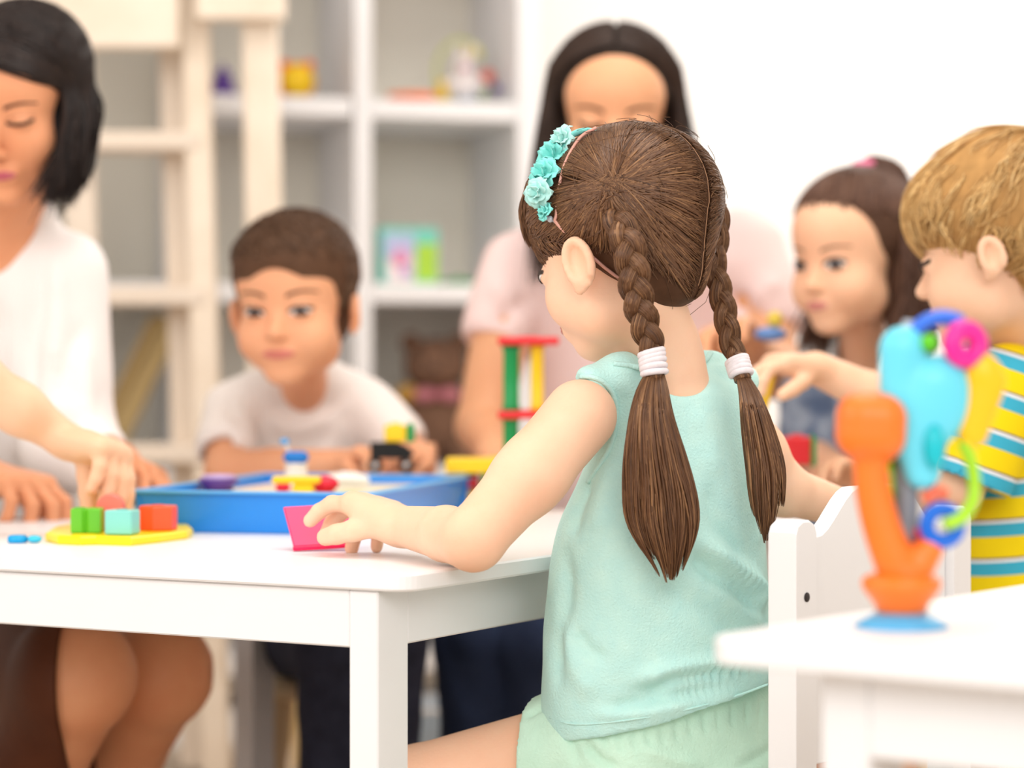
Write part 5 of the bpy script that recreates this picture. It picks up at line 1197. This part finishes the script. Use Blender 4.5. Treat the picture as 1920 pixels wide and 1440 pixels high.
# ------------------------------------------------------------------ things on the play table
m_tray = M_('tray_blue', (40, 142, 232), rough=.3); m_trayd = M_('tray_blue_rim', (96, 182, 244), rough=.3)
ta = unit(V(-.973, .23, 0)); tb_ = unit(V(.23, .973, 0)); B0 = V(*P(690, 928, 2.647)[:2], ZT); LA, LB = .272, .445; HT = .045
tray = thing('tray', 'shallow blue plastic tray full of loose toy pieces', 'tray', B0+ta*LA/2+tb_*LB/2)
def tl_(u, v, z): return B0+ta*u+tb_*v+V(0, 0, z)
def wallv(p0, p1, inn):
    """slanted tray wall from p0 to p1; inn = inward unit"""
    o = []; 
    for p in (p0, p1):
        o += [p+inn*.008, p+V(0, 0, HT), p+inn*.004+V(0, 0, HT), p+inn*.012+V(0, 0, .004)]
    return np.array(o), [(0, 1, 5, 4), (1, 2, 6, 5), (2, 3, 7, 6), (3, 0, 4, 7), (0, 3, 2, 1), (4, 5, 6, 7)]
cs = [tl_(0, 0, .0005), tl_(LA, 0, .0005), tl_(LA, LB, .0005), tl_(0, LB, .0005)]; ins = [tb_, -ta, -tb_, ta]
for i in range(4):
    v, f = wallv(cs[i], cs[(i+1) % 4], ins[i]); mesh_obj('side_wall', v, f, m_tray, tray, smooth=False)
tax = np.stack([ta, -tb_, V(0, 0, 1)], 1) if np.linalg.det(np.stack([ta, tb_, V(0, 0, 1)], 1)) < 0 else np.stack([ta, tb_, V(0, 0, 1)], 1)
box('floor_panel', tl_(LA/2, LB/2, .004), (LA-.02, LB-.02, .005), m_tray, tray, tax, .001)
v, f = join(*[box_vf(tl_(u, v_, HT+.001), sz, tax, .001) for u, v_, sz in ((LA/2, -.002, (LA+.018, .012, .003)), (LA/2, LB+.002, (LA+.018, .012, .003)), (-.002, LB/2, (.012, LB-.008, .003)), (LA+.002, LB/2, (.012, LB-.008, .003)))])
mesh_obj('rim', v, f, m_trayd, tray, smooth=False)
ins_ = thing('puzzle_insert', 'pale printed puzzle board lying inside the blue tray', 'board', tl_(LA/2, LB/2, .007)); ZI = .034
box('board', tl_(LA/2, LB/2, .007+ZI/2-.002), (LA-.034, LB-.034, ZI-.006), mat('cream_board', (248, 236, 218), .6, .2, 0, 9, alt=(228, 222, 190)), ins_, tax, .001)
for k, (u, v_, su, sv2, col) in enumerate(((.05, .30, .03, .12, (244, 214, 160)), (.09, .20, .02, .10, (206, 216, 150)), (.20, .12, .05, .05, (196, 220, 190)), (.22, .30, .05, .10, (240, 214, 190)))): box('printed_strip', tl_(u, v_, .007+ZI-.0045), (su, sv2, .001), mat('strip_%d' % k, col, .6), ins_, tax, .0002)
zi = ZT+.007+ZI-.0035
def at(px, py, z):
    """point at height z behind pixel"""
    Y = (CAMZ-z)*F/(py-HY); return P(px, py, Y)
p = at(410, 920, zi); t = thing('spinning_toy', 'purple spinning top with a lilac cap in the tray', 'toy', p); lathe('body', [(.001, 0), (.017, 0), (.018, .006), (.024, .011), (.024, .014), (.001, .015)], p, m_pur, t); lathe('cap', [(.001, .0145), (.022, .0145), (.018, .019), (.001, .020)], p, M_('lilac', (196, 170, 220)), t)
p = at(566, 926, zi); t = thing('building_block', 'yellow tee-shaped block in the tray', 'block', p); box('crossbar', p+V(-.006, 0, .0165), (.056, .026, .008), m_yel, t, bev=.002); box('stem', p+V(.002, 0, .0062), (.024, .022, .0123), m_yel, t, bev=.002)
p1 = at(531, 922, zi); t = thing('building_block', 'small crimson block left of the yellow tee-shaped block', 'block', p1); box('base', p1+V(-.001, .01, .005), (.016, .02, .010), M_('crimson_plastic', (232, 20, 60)), t, bev=.002); box('stud', p1+V(-.001, .01, .011), (.008, .008, .003), M_('crimson_plastic', (232, 20, 60)), t, bev=.001)
p2 = at(607, 924, zi); t = thing('building_block', 'rounded crimson block between the yellow tee-shaped block and the hand', 'block', p2); v, f = ball_vf(p2+V(0, .014, .010), (.017, .012, .010)); mesh_obj('knob', v, f, M_('crimson_plastic_gloss', (232, 24, 60)), t); lathe('collar', [(.010, 0), (.012, .002), (.009, .003)], p2+V(0, .014, 0), m_red, t)
p = at(555, 915, zi); t = thing('toy_lighthouse', 'small white toy tower with a blue cabin in the tray', 'toy', p); lathe('tower', [(.001, 0), (.016, 0), (.015, .006), (.013, .028), (.016, .030), (.001, .0305)], p, m_wht, t, n=20); box('cabin', p+V(0, 0, .0375), (.031, .016, .0145), m_blu, t, bev=.005); tube('mast', [p+V(-.008, 0, .044), p+V(-.014, 0, .056)], .0015, m_wht, t, n=4); ball('flag_knob', p+V(-.014, 0, .057), (.006, .004, .004), M_('pale_blue_knob', (80, 160, 220)), t)
p = at(650, 908, zi); t = thing('foam_piece', 'lumpy white foam piece in the tray behind the hand', 'toy', p); f_ = Field(p-V(.05, .04, .01), p+V(.05, .05, .04), .0025)
for dx, dz, r_ in ((-.018, .006, .009), (-.004, .008, .010), (.010, .007, .010), (.022, .005, .007)): f_.add(ell(p+V(dx, .006, dz), (r_, r_, r_*.8)), .006)
v, q = f_.mesh(); mesh_obj('foam', v, q, mat('white_foam', (250, 248, 244), .9), t)
# black toy wagon held by the boy with blocks on top
p = P(736, 845, 3.13); m_blk = M_('black_plastic', (8, 8, 10), rough=.7); t = thing('toy_wagon', 'black toy wagon with a sloping nose held by the small boy', 'toy', p)
ax_ = np.stack([V(1, 0, 0), V(0, 0, 1), V(0, -1, 0)], 1); prism('body', [(-.028, -.010), (.022, -.010), (.029, -.004), (.018, .006), (.006, .011), (-.028, .011)], .024, p+V(0, .012, 0), m_blk, t, ax_, .002)
for dx in (-.022, .018): v, f = torus_vf(p+V(dx, -.010, -.018), ax_, .007, .0028, 20, 8); mesh_obj('wheel', v, f, m_blk, t); v, f = lathe_vf([(.003, -.012), (.003, .012)], p+V(dx, 0, -.018), ax_, 10); mesh_obj('axle', v, f, m_wht, t)
t = thing('building_block', 'yellow block riding on the black toy wagon', 'block', p+V(.010, 0, .022)); box('base', p+V(.004, 0, .0225), (.028, .022, .022), m_yel, t, bev=.002); box('stud', p+V(.004, 0, .0345), (.012, .010, .003), m_yel, t, bev=.001)
t = thing('building_block', 'narrow green block beside the yellow one on the toy wagon', 'block', p+V(.024, 0, .022)); box('base', p+V(.0235, 0, .0225), (.010, .022, .024), m_grn, t, bev=.002); box('stud', p+V(.0235, 0, .0352), (.006, .010, .0024), m_grn, t, bev=.001)
# tower
YT = 3.08
def slab(label, x0, x1, y0, y1, m, dep, Y=YT, dy=0):
    c = P((x0+x1)/2, (y0+y1)/2, Y)+V(0, dy, 0); w = (x1-x0)/F*Y; h = (y1-y0)/F*Y; t = thing('building_block', label, 'block', c-V(0, 0, h/2), None)
    box('plate', c, (w, dep, h), m, t, bev=.0025); v, f = torus_vf(c+V(0, 0, h/2), np.eye(3), min(w, dep)*.22, .0012, 20, 6); mesh_obj('socket_ring', v, f, m, t); return c
def column(label, x0, x1, y0, y1, m, Y=YT, dy=0):
    c = P((x0+x1)/2, y1, Y)+V(0, dy, 0); r = (x1-x0)/2/F*Y; h = (y1-y0)/F*Y; t = thing('toy_column', label, 'block', c)
    lathe('shaft', [(.001, .0003), (r*1.0, .0003), (r*1.0, h*.06), (r*.86, h*.09), (r*.86, h*.91), (r*1.0, h*.94), (r*1.0, h-.0003), (.001, h-.0003)], c, m, t, n=28); lathe('collar', [(r*.88, h*.48), (r*.92, h*.49), (r*.92, h*.51), (r*.88, h*.52)], c, m, t, n=28)
slab('red plate on top of the toy tower', 933, 1048, 632, 647, m_red, .055)
slab('red plate halfway up the toy tower', 933, 1040, 770, 785, m_red, .055)
column('upper green column of the toy tower', 941, 976, 647, 770, m_grn); column('lower green column of the toy tower', 941, 975, 785, 858, m_grn)
column('yellow column under the top red plate', 993, 1021, 647, 770, m_yel); column('yellow column under the middle red plate', 1000, 1026, 785, 858, m_yel)
slab('wide yellow base slab of the toy tower', 836, 1040, 858, 886, m_yel, .060)
slab('yellow block under the tower base slab', 930, 1000, 887, 964.5, m_yel, .04)
slab('small red block under the tower base slab', 872, 898, 887, 915, m_red, .024, YT+.01); slab('small green block under the tower base slab', 900, 926, 887, 920, M_('leaf_green', (90, 170, 90)), .024, YT+.01)
slab('yellow block beside the tray corner', 872, 910, 921, 964, m_yel, .03, YT+.01)
# puzzle board with blocks
pts = [at(85, 1015, ZT), at(108, 1021, ZT), at(150, 1023, ZT), at(180, 1022, ZT), at(245, 1024, ZT), at(300, 1018, ZT), at(352, 1011, ZT), at(362, 1006, ZT), at(352, 998, ZT), at(330, 994, ZT), at(150, 994, ZT), at(105, 1002, ZT)]
c0 = np.mean(pts, 0); poly = [(q[0]-c0[0], q[1]-c0[1]) for q in pts]
pb_ = thing('puzzle_board', 'flat yellow shape-sorter board near the table edge', 'toy', c0); prism('board', poly, .0095, V(c0[0], c0[1], ZT), M_('lemon_plastic', (255, 226, 12)), pb_, None, .002)
for px, py in ((160, 1006), (226, 1006), (292, 1000)): q = at(px, py-6, ZT+.0095); v, f = torus_vf(q, np.eye(3), .012, .0006, 24, 6); mesh_obj('peg_ring', v, f, M_('lemon_edge', (240, 206, 0)), pb_)
zb = ZT+.0100
q = at(160, 1000, zb)+V(0, .012, 0); t = thing('shape_block', 'grooved green block at one end of the yellow board', 'block', q)
pr = [(-.0155, -.012), (-.004, -.013), (0, -.009), (.004, -.013), (.0155, -.012), (.0155, .012), (.004, .013), (0, .009), (-.004, .013), (-.0155, .012)]; prism('body', pr, .026, q, M_('grass_green', (104, 192, 44)), t, None, .0015); lathe('top_dimple', [(.006, 0), (.006, .0008), (.004, .0010)], q+V(-.008, 0, .026), M_('grass_green_dark', (84, 170, 34)), t, n=16)
q = at(226, 1003, zb)+V(0, .012, 0); t = thing('shape_block', 'pale teal cube in front on the yellow board', 'block', q); box('body', q+V(0, 0, .0128), (.030, .026, .0255), M_('mint_plastic', (134, 214, 204)), t, rot(-12), .0015); lathe('top_dimple', [(.006, 0), (.006, .0008), (.004, .0010)], q+V(0, 0, .0256), M_('mint_plastic_dark', (110, 196, 188)), t, n=16)
q = P(208, 900, 2.590); q[2] = zb; t = thing('shape_block', 'coral arched block held by the reaching hand', 'block', q)
pr = [(-.0145, 0), (.0145, 0)]+[(.0145*math.cos(a), .025+.0145*math.sin(a)) for a in np.linspace(0, math.pi, 13)]; prism('body', pr, .020, q+V(0, .010, 0), M_('coral_soft', (244, 124, 108)), t, ax_, .0015); lathe('top_dimple', [(.005, 0), (.005, .0012), (.003, .0014)], q+V(0, -.010, .020), M_('coral_dark', (230, 106, 90)), t, np.stack([V(1, 0, 0), V(0, 0, 1), V(0, -1, 0)], 1), 16)
q = at(292, 996, zb)+V(0, .018, 0); t = thing('shape_block', 'orange red many-sided block on the yellow board', 'block', q); prism('body', [(.021*math.cos(a)*1.0, .016*math.sin(a)) for a in np.linspace(0, 2*math.pi, 7)[:-1]+.35], .0265, q, M_('tangerine', (246, 88, 40)), t, None, .0015); lathe('top_dimple', [(.007, 0), (.007, .0008), (.005, .0010)], q+V(0, 0, .0265), M_('tangerine_dark', (230, 74, 30)), t, n=16)
q = at(42, 1018, ZT); t = thing('toy_clip', 'small bright blue clip lying alone near the table edge', 'toy', q)
v, f = prism_vf([(-.011, -.008), (.004, -.009), (.009, -.002), (.003, .001), (.006, .008), (-.002, .012), (-.010, .008)], .008, q+V(-.003, 0, .0002), None, .002); mesh_obj('jaw', v, f, M_('cyan_plastic', (0, 164, 224)), t); v, f = ball_vf(q+V(.013, -.001, .0042), (.008, .006, .004)); mesh_obj('tail', v, f, M_('cyan_pale', (60, 196, 230)), t)
# pink block under the girl's fingers
bl_, br_, tp_ = P(551, 1033, 2.425), P(668, 1026, 2.435), P(541, 958, 2.463)
e1 = unit(br_-bl_); e2 = tp_-bl_; e2 = e2-e1*(e2@e1); Lh = np.linalg.norm(e2); e2 /= Lh; e3 = np.cross(e1, e2)
t = thing('pink_tile', 'bright pink flat tile propped up under the girl\'s fingers', 'tile', bl_); Wd = np.linalg.norm(br_-bl_)
v, f = prism_vf([(0, 0), (Wd, 0), (Wd-.006, Lh), (-.006, Lh)], .005, bl_-e3*.0025+V(0, 0, .003), np.stack([e1, e2, e3], 1), .0012); mesh_obj('panel', v, f, M_('hot_pink', (255, 48, 110)), t, smooth=False)
v, f = box_vf(bl_+e1*Wd/2+V(0, 0, .0024), (Wd+.002, .009, .0045), np.stack([e1, np.cross(V(0, 0, 1), e1), V(0, 0, 1)], 1), .001); mesh_obj('foot', v, f, M_('hot_pink_foot', (240, 0, 84)), t, smooth=False)
# blocks held on the far side
q = P(1494, 845, 3.10); t = thing('building_block', 'red block held by the girl in denim', 'block', q); box('body', q, (.034, .030, .036), m_red, t, bev=.002); box('stud', q+V(0, 0, .0195), (.014, .014, .003), m_red, t, bev=.001)
q = P(1523, 846, 3.10); t = thing('building_block', 'thin green block pressed against the red one', 'block', q); box('body', q, (.007, .030, .038), m_grn, t, bev=.002); box('stud', q+V(0, 0, .020), (.004, .012, .003), m_grn, t, bev=.001)
q = P(1424, 735, 2.84); t = thing('building_block', 'yellow block hanging from the blond boy\'s fingers', 'block', q); box('body', q, (.026, .024, .056), m_yel, t, rot(14, 'Y'), .003); box('stud', q-V(-.006, 0, .029), (.012, .010, .004), m_yel, t, rot(14, 'Y'), .001)
q = P(1445, 618, 3.26); t = thing('toy_rattle', 'small blue and yellow rattle held up by the woman in pink', 'toy', q); v, f = ball_vf(q+V(0, 0, -.006), (.022, .014, .010)); mesh_obj('handle', v, f, M_('denim_blue_plastic', (100, 140, 200)), t); ball('knob', q+V(.006, 0, .014), .011, mat('mustard_plastic', (226, 200, 80), .5), t)

# ------------------------------------------------------------------ suction toy on the second table
Y = 1.72; q0 = at(1690, 1176, ZT); Y = q0[1]; Q = lambda x, y, dy=0: P(x, y, Y+dy)
st_ = thing('suction_toy', 'orange high chair suction toy with a sky blue spinner and coloured rings', 'toy', q0)
lathe('suction_cup', [(.001, 0), (.033, 0), (.034, .0015), (.026, .006), (.017, .011), (.001, .012)], q0, M_('sucker_blue', (84, 176, 226), rough=.3), st_, n=48)
lathe('base', [(.001, .010), (.0175, .010), (.019, .016), (.0265, .026), (.0285, .031), (.027, .035), (.021, .038), (.001, .040)], q0, m_orange, st_, n=48)
f_ = Field(Q(1560, 1120)-V(.01, .05, .01), Q(1790, 720)+V(.01, .05, .01), .0018)
g = smooth_path([Q(1700, 1108), Q(1672, 1040), Q(1648, 970), Q(1634, 900), Q(1630, 830)], 12)
for a, b, r1, r2 in zip(g[:-1], g[1:], np.linspace(.0145, .0105, 12)[:-1], np.linspace(.0145, .0105, 12)[1:]): f_.add(cap(a, b, r1, r2), .004)
f_.add(rbox(Q(1633, 800), (.0245, .022, .0240), .0175, rot(3, 'Y')), .006); f_.add(cap(Q(1700, 1105), Q(1742, 1030), .0125, .0100), .008)
v, q = f_.mesh(); mesh_obj('stem', v, q, m_orange, st_)
tube('grey_rod', [Q(1698, 1018, .012), Q(1700, 940, .012), Q(1700, 820, .012)], .0085, M_('grey_plastic', (132, 138, 146)), st_, n=10, sides=14)
f_ = Field(Q(1650, 960)-V(.01, .06, .01), Q(1840, 590)+V(.01, .06, .01), .0018)
f_.add(fcap(Q(1692, 655), Q(1690, 730), .0165, .0155, V(0, 1, 0), .7), 0); f_.add(fcap(Q(1742, 722), Q(1730, 885), .019, .0125, V(0, 1, 0), .7), .003); f_.add(ell(Q(1770, 745, .004), (.021, .014, .029)), .010); f_.add(fcap(Q(1715, 760), Q(1712, 840), .013, .010, V(0, 1, 0), .7), .01)
v, q = f_.mesh(); mesh_obj('spinner', v, q, m_lb, st_)
ball('spinner_hub', Q(1752, 838, -.012), (.008, .006, .016), M_('teal_hub', (0, 186, 200)), st_)
face_ax = np.stack([V(1, 0, 0), V(0, 0, 1), V(0, -1, 0)], 1)
v, f = torus_vf(Q(1768, 660, .006), face_ax, .0245, .0055, 28, 12, math.radians(58), math.radians(160)); mesh_obj('blue_arc', v, f, M_('royal_blue', (46, 112, 228)), st_)
ball('green_bead', Q(1742, 643, -.006), .0065, M_('bead_green', (92, 196, 10)), st_)
v, f = torus_vf(Q(1810, 646, -.004), face_ax@rot(20, 'Y'), .0105, .0072, 32, 14); mesh_obj('pink_ring', v, f, m_mag, st_)
tube('violet_peg', [Q(1800, 690, -.002), Q(1806, 650, -.006)], .0032, M_('violet_plastic', (112, 116, 214)), st_, n=6)
f_ = Field(Q(1780, 850)-V(.01, .04, .01), Q(1890, 660)+V(.01, .04, .01), .0018); f_.add(fcap(Q(1848, 715), Q(1824, 812), .0150, .0110, V(0, 1, 0), .6), 0); f_.add(ell(Q(1840, 690), (.010, .008, .012)), .006); v, q = f_.mesh(); mesh_obj('yellow_blade', v, q, M_('amber_plastic', (255, 192, 10)), st_)
tube('lime_rod', [Q(1806, 828), Q(1822, 870), Q(1826, 930), Q(1806, 968, -.012), Q(1772, 985, -.016)], .0048, m_lime, st_, n=26, sides=12)
v, f = torus_vf(Q(1767, 985, -.004), face_ax, .0112, .0056, 32, 14); mesh_obj('blue_ring', v, f, M_('ring_blue', (0, 104, 216)), st_)
v, f = torus_vf(Q(1762, 990, .006), face_ax, .0150, .0040, 28, 10, math.radians(180), math.radians(275)); mesh_obj('rose_arc', v, f, M_('rose_plastic', (238, 70, 110)), st_)
tube('coral_arc', [Q(1735, 940, .004), Q(1752, 922, .004), Q(1775, 928, .004)], .0050, M_('coral_plastic_bright', (248, 116, 84)), st_, n=14)
v, f = torus_vf(Q(1668, 900, .014), face_ax@rot(60, 'Y'), .0120, .0038, 28, 10); mesh_obj('lime_ring', v, f, m_lime, st_)
tube('clear_fin', [Q(1702, 640, .01), Q(1704, 600, .01)], [.008, .004], mat('smoky_plastic', (176, 184, 196), .2), st_, n=6)
